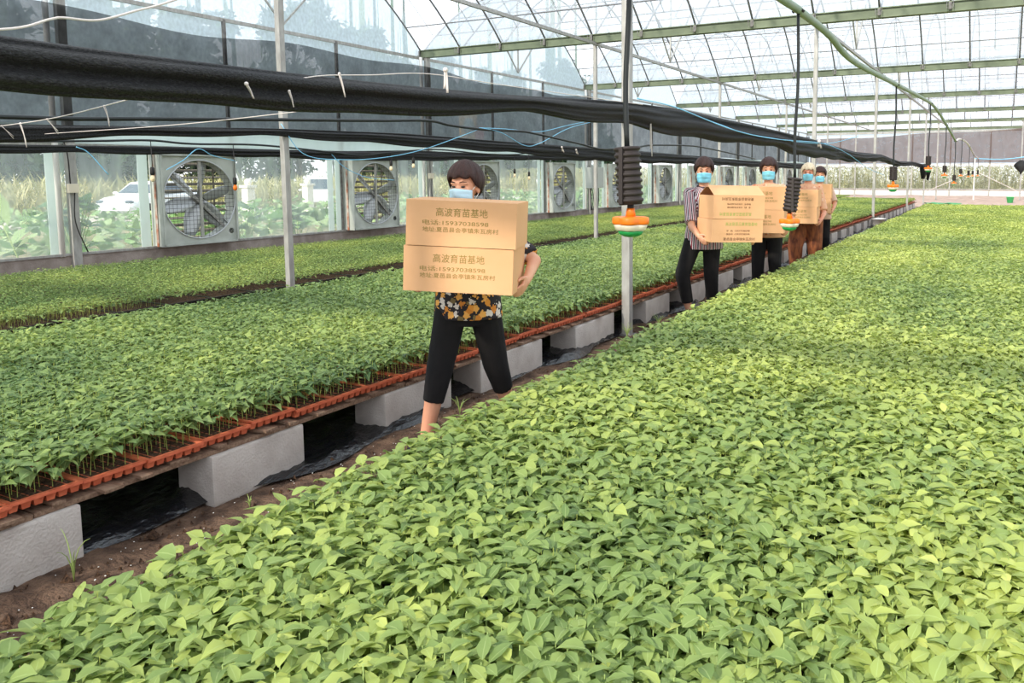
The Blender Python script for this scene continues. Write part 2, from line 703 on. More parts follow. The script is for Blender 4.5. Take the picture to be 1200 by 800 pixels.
# finely lumpy soil of the aisle
rows = []
ny, nx = 420, 16
for i in range(ny):
    y = -0.5 + 37 * (i / (ny - 1)) ** 1.35
    row = []
    for k in range(nx):
        x = -3.55 + 1.45 * k / (nx - 1)
        z = 0.012 + 0.012 * math.sin(x * 9 + 2.1 * math.sin(y * 3.3)) + rng.normal(0, 0.006)
        row.append((x, y, max(z, 0.003)))
    rows.append(row)
aisle = struct(MB().grid(rows).build('floor_aisle', MT['soil']))
rows = [[(x, y, 0.012 + 0.05 * max(0, math.sin(x * 1.7 + 0.6 * y) * math.sin(y * 0.9)) ** 2) for x in np.linspace(XW + 0.2, XR, 40)] for y in np.linspace(35.4, 54.5, 50)]
struct(MB().grid(rows).build('floor_far_end', MT['far_soil']))

og = MB().box((-60, 25, -0.42), (95.0, 180, 0.2))
struct(og.build('ground_outside', MT['out_soil']))
og = MB().box((10, 95, -0.22), (120.0, 80.0, 0.2))
struct(og.build('ground_beyond', MT['out_soil']))
struct(MB().box((-32, 30, -0.3), (5.0, 120, 0.06)).build('road', MT['road']))

struct(MB().box((XW, 22.6, 0.14), (0.22, 64.5, 0.34)).build('wall_left', MT['curb'], bevel=0.01))
struct(MB().box((-1.5, 54.65, 0.2), (21.8, 0.2, 0.44)).build('wall_far', MT['white'], bevel=0.01))
struct(MB().box((-1.5, 54.5, 0.44), (21.8, 0.1, 0.05)).build('trim_1', MT['steel']))

# gutters
me = MB().box((0, 0, 0.02), (XR - XW, 0.14, 0.02)).box((0, -0.07, 0.09), (XR - XW, 0.015, 0.16)).box((0, 0.07, 0.09), (XR - XW, 0.015, 0.16)).box((0, -0.09, 0.17), (XR - XW, 0.05, 0.015)).box((0, 0.09, 0.17), (XR - XW, 0.05, 0.015)).mesh('gutter_beam')
me.materials.append(MT['gutter'])
for i, y in enumerate(GUT):
    struct(put('gutter_beam', me, loc=((XR + XW) / 2, y, ZG)), 'long grey-green gutter beam crossing under the roof')

# ribs, purlins, cords, roof film
pts = [(0, 8 * t, arch(t)) for t in np.linspace(0, 1, 29)]
rib_me = MB().tube(pts, 0.02, 8).mesh('arch_rib')
rib_me.materials.append(MT['rib'])
cord_me = MB().tube([(0, 8 * t, arch(t) + 0.05) for t in np.linspace(0.035, 0.965, 25)], 0.006, 5).mesh('film_cord')
cord_me.materials.append(MT['rib'])
pur_me = MB().tube([(XW, 0, 0), (XR, 0, 0)], 0.013, 6).mesh('purlin')
pur_me.materials.append(MT['rib'])
clip_me = MB().box((0, 0, 0), (0.05, 0.09, 0.12)).tube([(-0.05, -0.08, 0.07), (-0.05, -0.09, -0.05), (0.05, -0.09, -0.05), (0.05, -0.08, 0.07)], 0.008, 6).mesh('rib_bracket')
clip_me.materials.append(MT['steel_dark'])
roof_rows = [[(x, 8 * t, arch(t) + 0.035) for t in np.linspace(0, 1, 33)] for x in np.linspace(XW, XR, 20)]
roof_me = MB().grid(roof_rows).mesh('roof_film')
roof_me.materials.append(MT['roof_film'])
for si in range(len(GUT) - 1):
    y0 = GUT[si]
    struct(put('roof_film', roof_me, loc=(0, y0, ZG + 0.12)))
    for k, x in enumerate(RIBX):
        struct(put('arch_rib', rib_me, loc=(x, y0, ZG + 0.12)))
        struct(put('film_cord', cord_me, loc=(x + 0.57, y0, ZG + 0.12)))
        if si > 1:
            struct(put('rib_bracket', clip_me, loc=(x, y0 - 0.08, ZG + 0.1)))
    for t in (0.07, 0.15, 0.25, 0.37, 0.5, 0.63, 0.75, 0.85, 0.93):
        struct(put('purlin', pur_me, loc=(0, y0 + 8 * t, ZG + 0.10 + arch(t))))

# trusses along the length under the ridge: bottom chord, king post and two braces
ch = MB().bar((0, 0, 0), (0, 8, 0), 0.05, 0.06).mesh('truss_chord')
br = MB()
br.bar((0, 4, 0.03), (0, 4, RISE), 0.035, 0.035, up=(1, 0, 0))
br.bar((0, 4, 0.03), (0, 2.4, arch(0.3)), 0.03, 0.03)
br.bar((0, 4, 0.03), (0, 5.6, arch(0.7)), 0.03, 0.03)
br = br.mesh('truss_brace')
ch.materials.append(MT['steel'])
br.materials.append(MT['steel'])
COLX = [XW, -7.78, -3.2, 1.4, 6.0]
for si in range(1, len(GUT) - 1):
    for cx_ in COLX:
        o = struct(put('roof_truss', ch, loc=(cx_ + 0.04, GUT[si], ZG - 0.01)))
        struct(put('truss_brace', br, parent=o, loc=(0, 0, 0.1)))

# gable film and wall panes of the fan side
pane_n = [0]


def pane(quad_rows, mat):
    pane_n[0] += 1
    return struct(MB().grid(quad_rows).build('window_%d' % pane_n[0], mat))


FAN_Y = []
for si in range(1, len(GUT) - 1):
    y0 = GUT[si]
    pane([[(XW, y0 + 8 * t, ZG) for t in np.linspace(0, 1, 25)], [(XW, y0 + 8 * t, ZG + 0.12 + arch(t)) for t in np.linspace(0, 1, 25)]], MT['gable_film'])
    pane([[(XW, y0, 1.93), (XW, y0 + 8, 1.93)], [(XW, y0, ZG), (XW, y0 + 8, ZG)]], MT['gable_film'])
    f1, f2 = y0 + 1.92, y0 + 6.02
    FAN_Y += [f1, f2]
    for a, b in ((y0, f1 - 0.72), (f1 + 0.72, f2 - 0.72), (f2 + 0.72, y0 + 8)):
        pane([[(XW, a, 0.3), (XW, b, 0.3)], [(XW, a, 1.93), (XW, b, 1.93)]], MT['wall_film'])
    struct(MB().box((XW + 0.10, y0 + 4, 2.09), (0.006, 7.98, 0.26)).build('trim_8', MT['white_strip']))
    struct(MB().bar((XW + 0.06, y0, 1.94), (XW + 0.06, y0 + 8, 1.94), 0.04, 0.04).build('trim_2', MT['steel']))
    struct(MB().bar((XW + 0.12, y0, 0.325), (XW + 0.12, y0 + 8, 0.325), 0.03, 0.035).build('trim_3', MT['steel']))
    for yy in (f1 + 0.80, f2 - 0.73):
        struct(MB().bar((XW + 0.05, yy, 0.3), (XW + 0.05, yy, ZG), 0.05, 0.05, up=(1, 0, 0)).build('wall_stud', MT['steel_dark']))
    for yy, w in ((f1 - 0.80, 0.16), (f2 - 0.80, 0.16), (y0 - 0.2, 0.2), (f2 - 1.02, 0.14)):
        struct(MB().box((XW + 0.05, yy, 1.12), (0.012, w, 1.6)).build('trim_4', MT['white_strip']))
    struct(MB().box((XW + 0.14, y0, ZG / 2 + 0.05), (0.09, 0.12, ZG)).build('wall_post', MT['steel'], bevel=0.006), 'grey steel post standing on the fan wall curb')
    struct(MB().tube([(XW + 0.10, y0 - 0.17, 0.3), (XW + 0.10, y0 - 0.17, ZG)], 0.04, 10).build('wall_pipe', MT['white']))

# far end panes, rails and frame posts
for a in range(9):
    x0 = XW + a * 2.3
    pane([[(x0, 54.6, 0.44), (x0 + 2.3, 54.6, 0.44)], [(x0, 54.6, 2.0), (x0 + 2.3, 54.6, 2.0)]], MT['far_film'])
    struct(MB().box((x0, 54.5, 2.1), (0.07, 0.07, 4.2)).build('wall_post', MT['steel']))
pane([[(XW, 54.6, 2.0), (XR, 54.6, 2.0)], [(XW, 54.6, ZG), (XR, 54.6, ZG)]], MT['gable_film'])
struct(MB().bar((XW, 54.5, 2.02), (XR, 54.5, 2.02), 0.06, 0.12).build('trim_5', MT['white']))
struct(MB().bar((XW, 54.5, 1.86), (XR, 54.5, 1.86), 0.03, 0.03).build('trim_6', MT['steel']))
struct(MB().bar((XW, 54.5, 4.12), (XR, 54.5, 4.12), 0.06, 0.1).build('trim_7', MT['steel']))


# ------------------------------------------------------------------ seedlings
T_HI = dict(t=[0, .12, .12, .12, .36, .36, .36, .66, .66, .66, .85, .85, .85, 1.0], s=[0, -1, 0, 1, -1, 0, 1, -1, 0, 1, -1, 0, 1, 0], w=[0, .62, .62, .62, 1, 1, 1, .66, .66, .66, .25, .25, .25, 0],
            f=[(0, 2, 1), (0, 3, 2), (1, 2, 5), (1, 5, 4), (2, 3, 6), (2, 6, 5), (4, 5, 8), (4, 8, 7), (5, 6, 9), (5, 9, 8), (7, 8, 11), (7, 11, 10), (8, 9, 12), (8, 12, 11), (10, 11, 13), (11, 12, 13)])
T_MID = dict(t=[0, .38, .38, .38, 1.0], s=[0, -1, 0, 1, 0], w=[0, 1, 1, 1, 0], f=[(0, 2, 1), (0, 3, 2), (1, 2, 4), (2, 3, 4)])
T_LOW = dict(t=[0, .42, .42, 1.0], s=[0, -1, 1, 0], w=[0, 1, 1, 0], f=[(0, 3, 1), (0, 2, 3)])


def leaf_arrays(T, B, phi, alpha, kappa, L, W, fold, roll, tint):
    """returns (verts Nx3, faces Mx3, leafdata) for all leaves"""
    t, s, w = np.array(T['t']), np.array(T['s']), np.array(T['w'])
    N, k = len(phi), len(t)
    ang = alpha[:, None] - kappa[:, None] * t[None] / 2
    r = L[:, None] * t * np.cos(ang)
    z = L[:, None] * t * np.sin(ang)
    lat = 0.5 * W[:, None] * w * s
    z = z + np.abs(lat) * np.tan(fold)[:, None] + lat * np.tan(roll)[:, None]
    c, sn = np.cos(phi)[:, None], np.sin(phi)[:, None]
    V = np.stack([B[:, 0:1] + r * c - lat * sn, B[:, 1:2] + r * sn + lat * c, B[:, 2:3] + z], -1).reshape(-1, 3)
    Fm = (np.array(T['f'])[None] + (np.arange(N) * k)[:, None, None]).reshape(-1, 3)
    D = np.zeros((N, k, 4), np.float32)
    D[..., 0] = tint[:, None]
    D[..., 1] = np.abs(s)[None]
    D[..., 3] = 1
    return V, Fm, D.reshape(-1, 4)


def tri_mesh(name, parts, mat):
    off, Vs, Fs, Ds = 0, [], [], []
    for V, Fm, D in parts:
        if len(V) == 0:
            continue
        Vs.append(V)
        Fs.append(Fm + off)
        Ds.append(D)
        off += len(V)
    V, Fm, D = np.concatenate(Vs).astype(np.float32), np.concatenate(Fs).astype(np.int32), np.concatenate(Ds)
    me = bpy.data.meshes.new(name)
    me.vertices.add(len(V))
    me.vertices.foreach_set('co', V.ravel())
    me.loops.add(len(Fm) * 3)
    me.loops.foreach_set('vertex_index', Fm.ravel())
    me.polygons.add(len(Fm))
    me.polygons.foreach_set('loop_start', np.arange(0, len(Fm) * 3, 3, dtype=np.int32))
    me.polygons.foreach_set('loop_total', np.full(len(Fm), 3, np.int32))
    me.update(calc_edges=True)
    a = me.attributes.new('leafdata', 'FLOAT_COLOR', 'POINT')
    a.data.foreach_set('color', D.astype(np.float32).ravel())
    me.polygons.foreach_set('use_smooth', np.ones(len(Fm), bool))
    me.materials.append(mat)
    return me


def plants(x, y, z0, h, nl, size, tint, T, g, tilt=0.0):
    """leaf arrays for plants at x,y: nl leaves each near the top of a stem h high"""
    N = len(x)
    P = N * nl
    k = np.tile(np.arange(nl), N)
    rep = lambda a: np.repeat(a, nl)
    phi = rep(g.uniform(0, 2 * PI, N)) + k * 2.4 + g.normal(0, 0.25, P)
    frac = k / max(nl - 1, 1)                       # 0 lowest leaf, 1 youngest
    hz = rep(h) * (0.66 + 0.34 * frac) + g.normal(0, 0.006, P)
    pet = rep(size) * (0.30 - 0.15 * frac)
    B = np.stack([rep(x) + pet * np.cos(phi), rep(y) + pet * np.sin(phi), rep(z0) + hz], -1)
    alpha = np.radians(g.uniform(-4, 24, P) + 20 * frac)
    kappa = np.radians(g.uniform(25, 75, P))
    L = rep(size) * (1.0 - 0.38 * frac) * g.uniform(0.8, 1.2, P)
    W = L * g.uniform(0.47, 0.58, P)
    fold = np.radians(g.uniform(8, 30, P))
    roll = np.radians(g.normal(0, 14, P))
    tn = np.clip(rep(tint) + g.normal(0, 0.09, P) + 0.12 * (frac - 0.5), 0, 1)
    return leaf_arrays(T, B, phi, alpha, kappa, L, W, fold, roll, tn)


def stems(x, y, z0, h, tint, g):
    N = len(x)
    lean = g.normal(0, 0.006, (N, 2))
    r = 0.0018
    V = np.zeros((N, 6, 3))
    for j in range(3):
        a = 2 * PI * j / 3
        V[:, j, 0], V[:, j, 1], V[:, j, 2] = x + r * math.cos(a), y + r * math.sin(a), z0
        V[:, 3 + j, 0], V[:, 3 + j, 1], V[:, 3 + j, 2] = x + lean[:, 0] + r * .7 * math.cos(a), y + lean[:, 1] + r * .7 * math.sin(a), z0 + h
    f = np.array([(0, 1, 4), (0, 4, 3), (1, 2, 5), (1, 5, 4), (2, 0, 3), (2, 3, 5)])
    Fm = (f[None] + (np.arange(N) * 6)[:, None, None]).reshape(-1, 3)
    D = np.zeros((N, 6, 4), np.float32)
    D[..., 0] = 0.82
    D[..., 1] = 1
    D[..., 3] = 1
    return V.reshape(-1, 3), Fm, D.reshape(-1, 4)


def patch(x, y):
    """slow change of leaf colour and height across a bed"""
    return (np.sin(x * 1.9 + 0.7 * np.sin(y * 0.8)) * np.sin(y * 1.15 + 0.9 * np.sin(x * 1.4)) + 0.5 * np.sin(3.3 * x + 2.1 * y) * np.sin(2.2 * y - 1.3 * x))


def bed_points(x0, x1, y0, y1, sp, g):
    xs, ys = np.arange(x0, x1, sp), np.arange(y0, y1, sp)
    X, Y = np.meshgrid(xs, ys)
    X, Y = X.ravel(), Y.ravel()
    return X + g.normal(0, sp * 0.16, len(X)), Y + g.normal(0, sp * 0.16, len(X))


def camera_distance(x, y, z):
    return np.sqrt(x * x + y * y + (z - EYE) ** 2)


def make_bed(name, label, x0, x1, y0, y1, ztop, h0, nl, size, sp, base_tint, keep=None, hi=4.2, mid=15.0, stem_all=7.0, seed=3, shear=None, hvar=0.09):
    g = np.random.default_rng(seed)
    x, y = bed_points(x0, x1, y0, y1, sp, g)
    if shear:
        x = x + np.array([shear(q) for q in y])
    pn = patch(x, y)
    h = h0 * (1 + hvar * pn + g.normal(0, hvar, len(x)))
    tint = np.clip(base_tint + 0.010 * np.minimum(y, 24) + 0.17 * pn + g.normal(0, 0.07, len(x)), 0.05, 1)  # plant variation, with sun patches and distant backlight also put into the colour
    size_ = size * (1 + g.normal(0, 0.10, len(x)))
    d = camera_distance(x, y, ztop + h0)
    solo = np.zeros(len(x), bool)
    if keep:
        order = np.argsort(d)
        cnt = 0
        for i in order:
            if in_view((x[i], y[i], ztop + h[i])):
                solo[i] = True
                cnt += 1
                if cnt >= keep:
                    break
    parts = []
    z0 = np.full(len(x), ztop)
    for T, m in ((T_HI, d < hi), (T_MID, (d >= hi) & (d < mid)), (T_LOW, d >= mid)):
        m = m & ~solo
        if m.any():
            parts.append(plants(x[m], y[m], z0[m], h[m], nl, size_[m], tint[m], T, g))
    m = (d < stem_all) & ~solo
    if m.any():
        parts.append(stems(x[m], y[m], z0[m], h[m], tint[m], g))
    o = put(name, tri_mesh(name, parts, MT['seedling']))
    tag(o, label, 'seedlings', kind='stuff')
    return x[solo], y[solo], h[solo], tint[solo], size_[solo]


# near bed in front, from its left edge beside the aisle
NX0, NX1, NY0, NY1 = -2.0, 1.45, 0.25, 28.2
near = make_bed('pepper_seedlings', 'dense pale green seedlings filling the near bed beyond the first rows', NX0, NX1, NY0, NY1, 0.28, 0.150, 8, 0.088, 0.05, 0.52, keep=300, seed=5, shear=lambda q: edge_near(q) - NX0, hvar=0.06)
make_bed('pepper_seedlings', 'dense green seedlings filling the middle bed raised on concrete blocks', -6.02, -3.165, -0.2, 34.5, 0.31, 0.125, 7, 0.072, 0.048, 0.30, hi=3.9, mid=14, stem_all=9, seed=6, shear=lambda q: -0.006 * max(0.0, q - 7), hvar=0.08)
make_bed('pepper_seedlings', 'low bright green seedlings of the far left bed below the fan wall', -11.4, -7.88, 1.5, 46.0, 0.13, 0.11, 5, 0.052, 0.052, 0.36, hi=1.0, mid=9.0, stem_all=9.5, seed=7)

# the 300 seedlings nearest the camera, one thing each
VARIANTS = []
for k in range(14):
    g = np.random.default_rng(100 + k)
    one = np.zeros(1)
    tint0 = np.array([0.34 + 0.036 * k])
    lv = tri_mesh('leaves', [plants(one, one, one, np.array([0.150]), 8, np.array([0.088]), tint0, T_HI, g)], MT['seedling'])
    sm = MB().tube([(0, 0, 0), (0.002, 0.001, 0.08), (0, 0, 0.150)], [0.0026, 0.0022, 0.0014], 6).mesh('stem')
    sm.materials.append(MT['stem'])
    VARIANTS.append((lv, sm))
for i in range(len(near[0])):
    x, y, h, tn, sz = [a[i] for a in near]
    v = int(np.clip(round((tn - 0.34) / 0.036 + rng.normal(0, 1.5)), 0, 13))
    t = thing('pepper_seedling', (x, y, 0.28), 'pale green seedling in the front rows of the near bed, closest to camera', 'seedling', 'front seedlings of the near bed', rz=rng.uniform(0, 2 * PI))
    s = h / 0.150
    t.scale = (s, s, s)
    put('leaves', VARIANTS[v][0], t)
    put('stem', VARIANTS[v][1], t)

# growing surface of the beds
for nm, lab, x0, x1, y0, y1, z, m in (('bed_soil', 'dark potting mix under the near bed seedlings', NX0 - 0.03, NX1 + .05, NY0 - .05, NY1 + 0.05, 0.28, 'potting'),
                                      ('bed_soil', 'dark potting mix under the middle bed seedlings', -6.05, -3.80, -0.3, 34.6, 0.305, 'potting'),
                                      ('bed_soil', 'dark potting mix under the far left bed seedlings', -11.5, -8.35, 1.4, 46.1, 0.128, 'potting')):
    rws = [[(x + (edge_near(y) - NX0 if z == 0.28 else 0), y, z + 0.004 * math.sin(37 * x) * math.sin(29 * y)) for x in np.linspace(x0, x1, 12)] for y in np.linspace(y0, y1, 120)]
    mb = MB().grid(rws)
    sh_ = (lambda q: edge_near(q) - NX0) if z == 0.28 else (lambda q: 0.0)
    sa, sb = sh_(y0), sh_(y1)
    for (a, b) in (((x0 + sa, y0), (x1 + sa, y0)), ((x1 + sa, y0), (x1 + sb, y1)), ((x1 + sb, y1), (x0 + sb, y1)), ((x0 + sb, y1), (x0 + sa, y0))):
        mb.add([(a[0], a[1], z), (b[0], b[1], z), (b[0], b[1], z - 0.05), (a[0], a[1], z - 0.05)], [(0, 1, 2, 3)])
    tag(mb.build(nm, MT[m]), lab, 'soil', kind='stuff')
# near bed stands on blocks too: planks and blocks below
for k in range(14):
    o = MB().box((0, 0, 0), (0.22, 0.6, 0.2)).build('concrete_block', MT['concrete'], bevel=0.008)
    o.location = (edge_near(0.8 + 2.05 * k) + 0.25, 0.8 + 2.05 * k, 0.1)
    tag(o, 'grey concrete block under the near bed, %s from the camera' % nth(k), 'block', 'blocks under the near bed')
o = MB().add([(edge_near(NY0), NY0, z) for z in (0.2, 0.23)] + [(edge_near(NY1), NY1, z) for z in (0.2, 0.23)] + [(NX1 - 0.24, NY1, z) for z in (0.2, 0.23)] + [(NX1, NY0, z) for z in (0.2, 0.23)], [(0, 2, 4, 6), (1, 7, 5, 3), (0, 1, 3, 2), (2, 3, 5, 4), (4, 5, 7, 6), (6, 7, 1, 0)]).build('bed_board', MT['plank'])
tag(o, 'wide board floor carrying the near seedling bed', 'board')

# ---- middle bed edge: trays, planks, slats, blocks
def tray_mesh(w, dpt, depth, cells, mat_key):
    """shallow tray: lip all round, walls and tapered cups showing at the front (+X)"""
    b = MB()
    t = 0.006
    for (cx_, cy_, sx, sy) in ((0, -w / 2 + 0.008, dpt, 0.016), (0, w / 2 - 0.008, dpt, 0.016), (dpt / 2 - 0.008, 0, 0.016, w - .032), (-dpt / 2 + 0.008, 0, 0.016, w - .032)):
        b.box((cx_, cy_, -t / 2), (sx, sy, t))
    b.box((dpt / 2, 0, -0.006), (0.004, w, 0.012))
    cw = w / cells
    for rowi in range(2):
        for k in range(cells):
            y = -w / 2 + cw * (k + 0.5)
            x = dpt / 2 - 0.012 - cw * (rowi + 0.5)
            hi_, lo_ = cw * 0.47, cw * 0.30
            P = [(x - hi_, y - hi_, -0.008), (x + hi_, y - hi_, -0.008), (x + hi_, y + hi_, -0.008), (x - hi_, y + hi_, -0.008),
                 (x - lo_, y - lo_, -depth), (x + lo_, y - lo_, -depth), (x + lo_, y + lo_, -depth), (x - lo_, y + lo_, -depth)]
            b.add(P, [(0, 4, 5, 1), (1, 5, 6, 2), (2, 6, 7, 3), (3, 7, 4, 0), (4, 7, 6, 5)])
    for k in range(1, cells):
        b.box((0, -w / 2 + cw * k, -0.008), (dpt - .03, 0.004, 0.005))
    me = b.mesh('seedling_tray')
    me.materials.append(MT[mat_key])
    soil = MB()
    rws = [[(x, y, -0.006 + 0.003 * math.sin(x * 300 + y * 40) * math.sin(y * 260)) for x in np.linspace(-dpt / 2 + .01, dpt / 2 - .012, 40)] for y in np.linspace(-w / 2 + .01, w / 2 - .01, 24)]
    sm = soil.grid(rws).mesh('potting_mix')
    sm.materials.append(MT['potting'])
    return me, sm


TW, TD = 0.252, 0.52
tray_me, tray_soil = tray_mesh(TW - 0.003, TD, 0.042, 6, 'tray')
y = -0.35
k = 0
while y < 34.3:
    o = put('seedling_tray', tray_me, loc=(edge_mid(y) - TD / 2 + rng.normal(0, 0.005), y + TW / 2, 0.322 + rng.normal(0, 0.003)))
    o.rotation_euler = (rng.normal(0, 0.006), rng.normal(0, 0.008), rng.normal(0, 0.010))
    tag(o, 'orange-red plastic seedling tray on the aisle edge of the middle bed', 'tray', 'orange trays along the middle bed')
    put('potting_mix', tray_soil, o)
    y += TW
    k += 1
bt_me, bt_soil = tray_mesh(0.52, 0.5, 0.05, 10, 'black_tray')
for k in range(84):
    o = put('seedling_tray', bt_me, loc=(-7.84 - 0.25 + rng.normal(0, 0.01), 1.7 + 0.525 * k, 0.135))
    o.rotation_euler = (0, 0, rng.normal(0, 0.01))
    tag(o, 'black plastic seedling tray on the ground along the far left bed', 'tray', 'black trays along the far left bed')
    put('potting_mix', bt_soil, o)

plk = MB().box((0, 0, 0), (0.16, 1.985, 0.020)).mesh('edge_plank', bevel=0.003)
plk.materials.append(MT['plank'])
for k in range(18):
    o = put('edge_plank', plk, loc=(edge_mid(1.99 * k) - 0.095 + rng.normal(0, 0.006), -0.4 + 1.99 * k + 0.9, 0.247 + rng.normal(0, 0.002)))
    o.rotation_euler = (0, 0, rng.normal(0, 0.004))
    tag(o, 'long brown edge plank under the orange trays, %s from the camera' % nth(k), 'plank', 'planks under the middle bed')
sl = MB().box((0, 0, 0), (0.62, 0.06, 0.014)).mesh('wooden_slat', bevel=0.002)
sl.materials.append(MT['plank'])
y = -0.2
k = 0
while y < 16:
    o = put('wooden_slat', sl, loc=(edge_mid(y) - 0.305 + rng.uniform(-0.015, 0.03), y, 0.2655))
    o.rotation_euler = (0, rng.normal(0, 0.01), rng.normal(0, 0.12))
    o.scale = (1, rng.uniform(0.7, 1.4), 1)
    tag(o, 'thin wooden slat end jutting out under the orange trays, %s from the camera' % nth(k), 'slat', 'slat ends under the middle bed')
    y += rng.uniform(0.15, 0.26)
    k += 1
o = MB().box((-4.9, 17.1, 0.262), (2.2, 34.8, 0.02)).build('bed_board', MT['plank'])
tag(o, 'wide board floor carrying the middle seedling bed', 'board')

spans = [(0.98, 1.65), (2.2, 2.72), (3.30, 3.90), (4.22, 5.0), (5.48, 6.28), (6.94, 7.56), (8.05, 8.68), (9.15, 9.78), (10.2, 10.82)]
y = 11.35
while y < 34:
    spans.append((y, y + 0.6))
    y += 1.06 + rng.normal(0, 0.04)
for k, (a, b) in enumerate(spans):
    mb = MB().box((0, 0, 0), (0.24, b - a, 0.235))
    o = mb.build('concrete_block', MT['concrete'], bevel=0.010, seg=2)
    o.location = (edge_mid(a) - 0.12, (a + b) / 2, 0.118)
    o.rotation_euler = (0, 0, rng.normal(0, 0.015))
    tag(o, 'pale grey concrete block under the middle bed edge, %s from the camera' % nth(k), 'block', 'blocks under the middle bed')
for k in range(9):
    o = MB().box((0, 0, 0), (0.24, 0.6, 0.235)).build('concrete_block', MT['concrete'], bevel=0.01)
    o.location = (-5.8, 1.2 + 3.9 * k, 0.118)
    tag(o, 'concrete block under the back edge of the middle bed, %s from the camera' % nth(k), 'block', 'blocks under the back of the middle bed')

g = np.random.default_rng(77)
b = MB()
for i in range(1500):
    yy = 0.4 + 11 * g.random() ** 1.6
    xx = g.uniform(-3.15, -2.1)
    q = g.uniform(0.003, 0.012) * (1 + 1.6 * (g.random() < 0.06))
    a = g.uniform(0, 6.28)
    b.add([(xx + q * math.cos(a), yy + q * math.sin(a), 0.014), (xx + q * math.cos(a + 2), yy + q * math.sin(a + 2.1), 0.014), (xx + q * math.cos(a + 4), yy + q * math.sin(a + 4.2), 0.014), (xx, yy, 0.022 + q)], [(0, 1, 3), (1, 2, 3), (2, 0, 3)])
o = b.build('soil_crumbs', MT['potting'])
tag(o, 'loose brown soil crumbs scattered along the aisle', 'soil', kind='stuff')
b = MB()
for i in range(260):
    yy = 0.6 + 6 * g.random() ** 1.5
    xx = g.uniform(-3.14, -2.6)
    q = g.uniform(0.0015, 0.0035)
    b.ellipsoid((xx, yy, 0.026), (q, q, q * .6), n=6, m=4)
o = b.build('perlite_grains', MT['white'])
tag(o, 'white perlite grains sprinkled on the aisle soil', 'perlite', kind='stuff')

# crumpled black film on the ground below the middle bed
rws = []
for i in range(420):
    y = -0.2 + 34.5 * (i / 419) ** 1.4
    row = []
    for k in range(40):
        u = (k / 39) ** 0.6
        x = -5.9 + (2.80 + 0.07 * math.sin(2.6 * y) + 0.04 * math.sin(7.1 * y + 1)) * u
        z = 0.028 + 0.03 * abs(math.sin(5.1 * y + 9 * u)) * abs(math.sin(31 * u + 1.7 * y)) + 0.02 * abs(math.sin(17 * y + 23 * u * u)) ** 3 + 0.006 * rng.random()
        row.append((x, y, z if k < 39 else 0.022))
    rws.append(row)
o = MB().grid(rws).build('ground_sheet', MT['plastic_black'])
tag(o, 'crumpled shiny black plastic sheet on the ground below the middle bed', 'plastic sheet')


# ------------------------------------------------------------------ posts inside
def post(name, x, y, z0, z1, w, label, cat='post', group=None, mat='steel'):
    p = thing(name, (x, y, z0), label, cat, group)
    MB().box((0, 0, (z1 - z0) / 2), (w, w, z1 - z0)).build('shaft', MT[mat], p, bevel=0.006)
    MB().box((0, 0, z1 - z0 - 0.01), (w * 1.9, w * 1.9, 0.012)).build('top_plate', MT['steel_dark'], p)
    MB().box((0, 0, 0.006), (w * 1.8, w * 1.8, 0.012)).build('base_plate', MT['steel_dark'], p)
    return p


NEARX = {6.38: -3.065, 14.45: -3.15, 22.3: -3.21, 30.65: -3.22, 38.65: -3.35, 46.65: -3.4}
for k, (y, x) in enumerate(NEARX.items()):
    post('support_post', x, y, 0.012, ZG, 0.078 if k == 0 else 0.07, 'galvanised steel post in the aisle beside the middle bed, %s from the camera' % nth(k), group='posts along the aisle')
post('support_post', -3.15, -1.35, 0.0, ZG, 0.13, 'unseen galvanised post behind the camera, widened for its shadow on the boxes', group='posts along the aisle')  # unseen post, made wider to throw a shadow strip on the front boxes
for k, y in enumerate(GUT[2:8]):
    post('support_post', -7.78, y, 0.0, ZG, 0.075 if k == 0 else 0.07, 'galvanised steel post between the middle and far left beds, %s from the camera' % nth(k), group='posts behind the middle bed')
post('support_post', -1.5, 46.3, 0.012, 2.3, 0.06, 'short white post with slanting guy lines beyond the near bed', mat='white')
post('support_post', 0.72, 46.65, 0.012, ZG, 0.07, 'steel post with a black net bundle at the far right')

b = MB().lathe([(0.10, 0.0), (0.115, 0.02), (0.145, 0.27), (0.155, 0.275), (0.155, 0.295), (0.138, 0.295), (0.108, 0.03), (0.0, 0.03)], 24)
bk = b.build('bucket', MT['white'])
bk.location = (-3.21 + .10, 22.25, 0.02)
bk.scale = (1.6, 1.6, 0.8)
tag(bk, 'white plastic bucket at the foot of the third aisle post', 'bucket')
b = MB().lathe([(0.12, 0.0), (0.17, 0.28), (0.18, 0.28), (0.18, 0.30), (0.162, 0.30), (0.11, 0.02), (0.0, 0.02)], 24)
bk = b.build('bucket', MT['bright_green'])
bk.location = (0.25, 42.6, 0.02)
tag(bk, 'bright green plastic bucket on the bare soil at the far end', 'bucket')
rws = [[(-3.3 + 1.5 * u + 0.1 * math.sin(6 * v), 38.2 + 1.3 * v, 0.06 + 0.06 * math.sin(7 * u + 3 * v) ** 2) for u in np.linspace(0, 1, 20)] for v in np.linspace(0, 1, 16)]
o = MB().grid(rws).build('ground_cover', MT['green'])
m_ = o.modifiers.new('thickness', 'SOLIDIFY')
m_.thickness = 0.01
tag(o, 'crumpled green ground cover lying beyond the end of the near bed', 'sheet')
for k, (a, b) in enumerate((((-1.5, 46.3, 1.6), (-4.2, 46.3, 0.3)), ((-1.5, 46.3, 1.6), (1.1, 46.6, 0.25)))):
    o = MB().tube([a, b], 0.018, 6).build('guy_line', MT['cord'])
    tag(o, 'pale guy line slanting %s from the short white post' % ('towards the middle bed' if k == 0 else 'away from the middle bed'), 'rope')


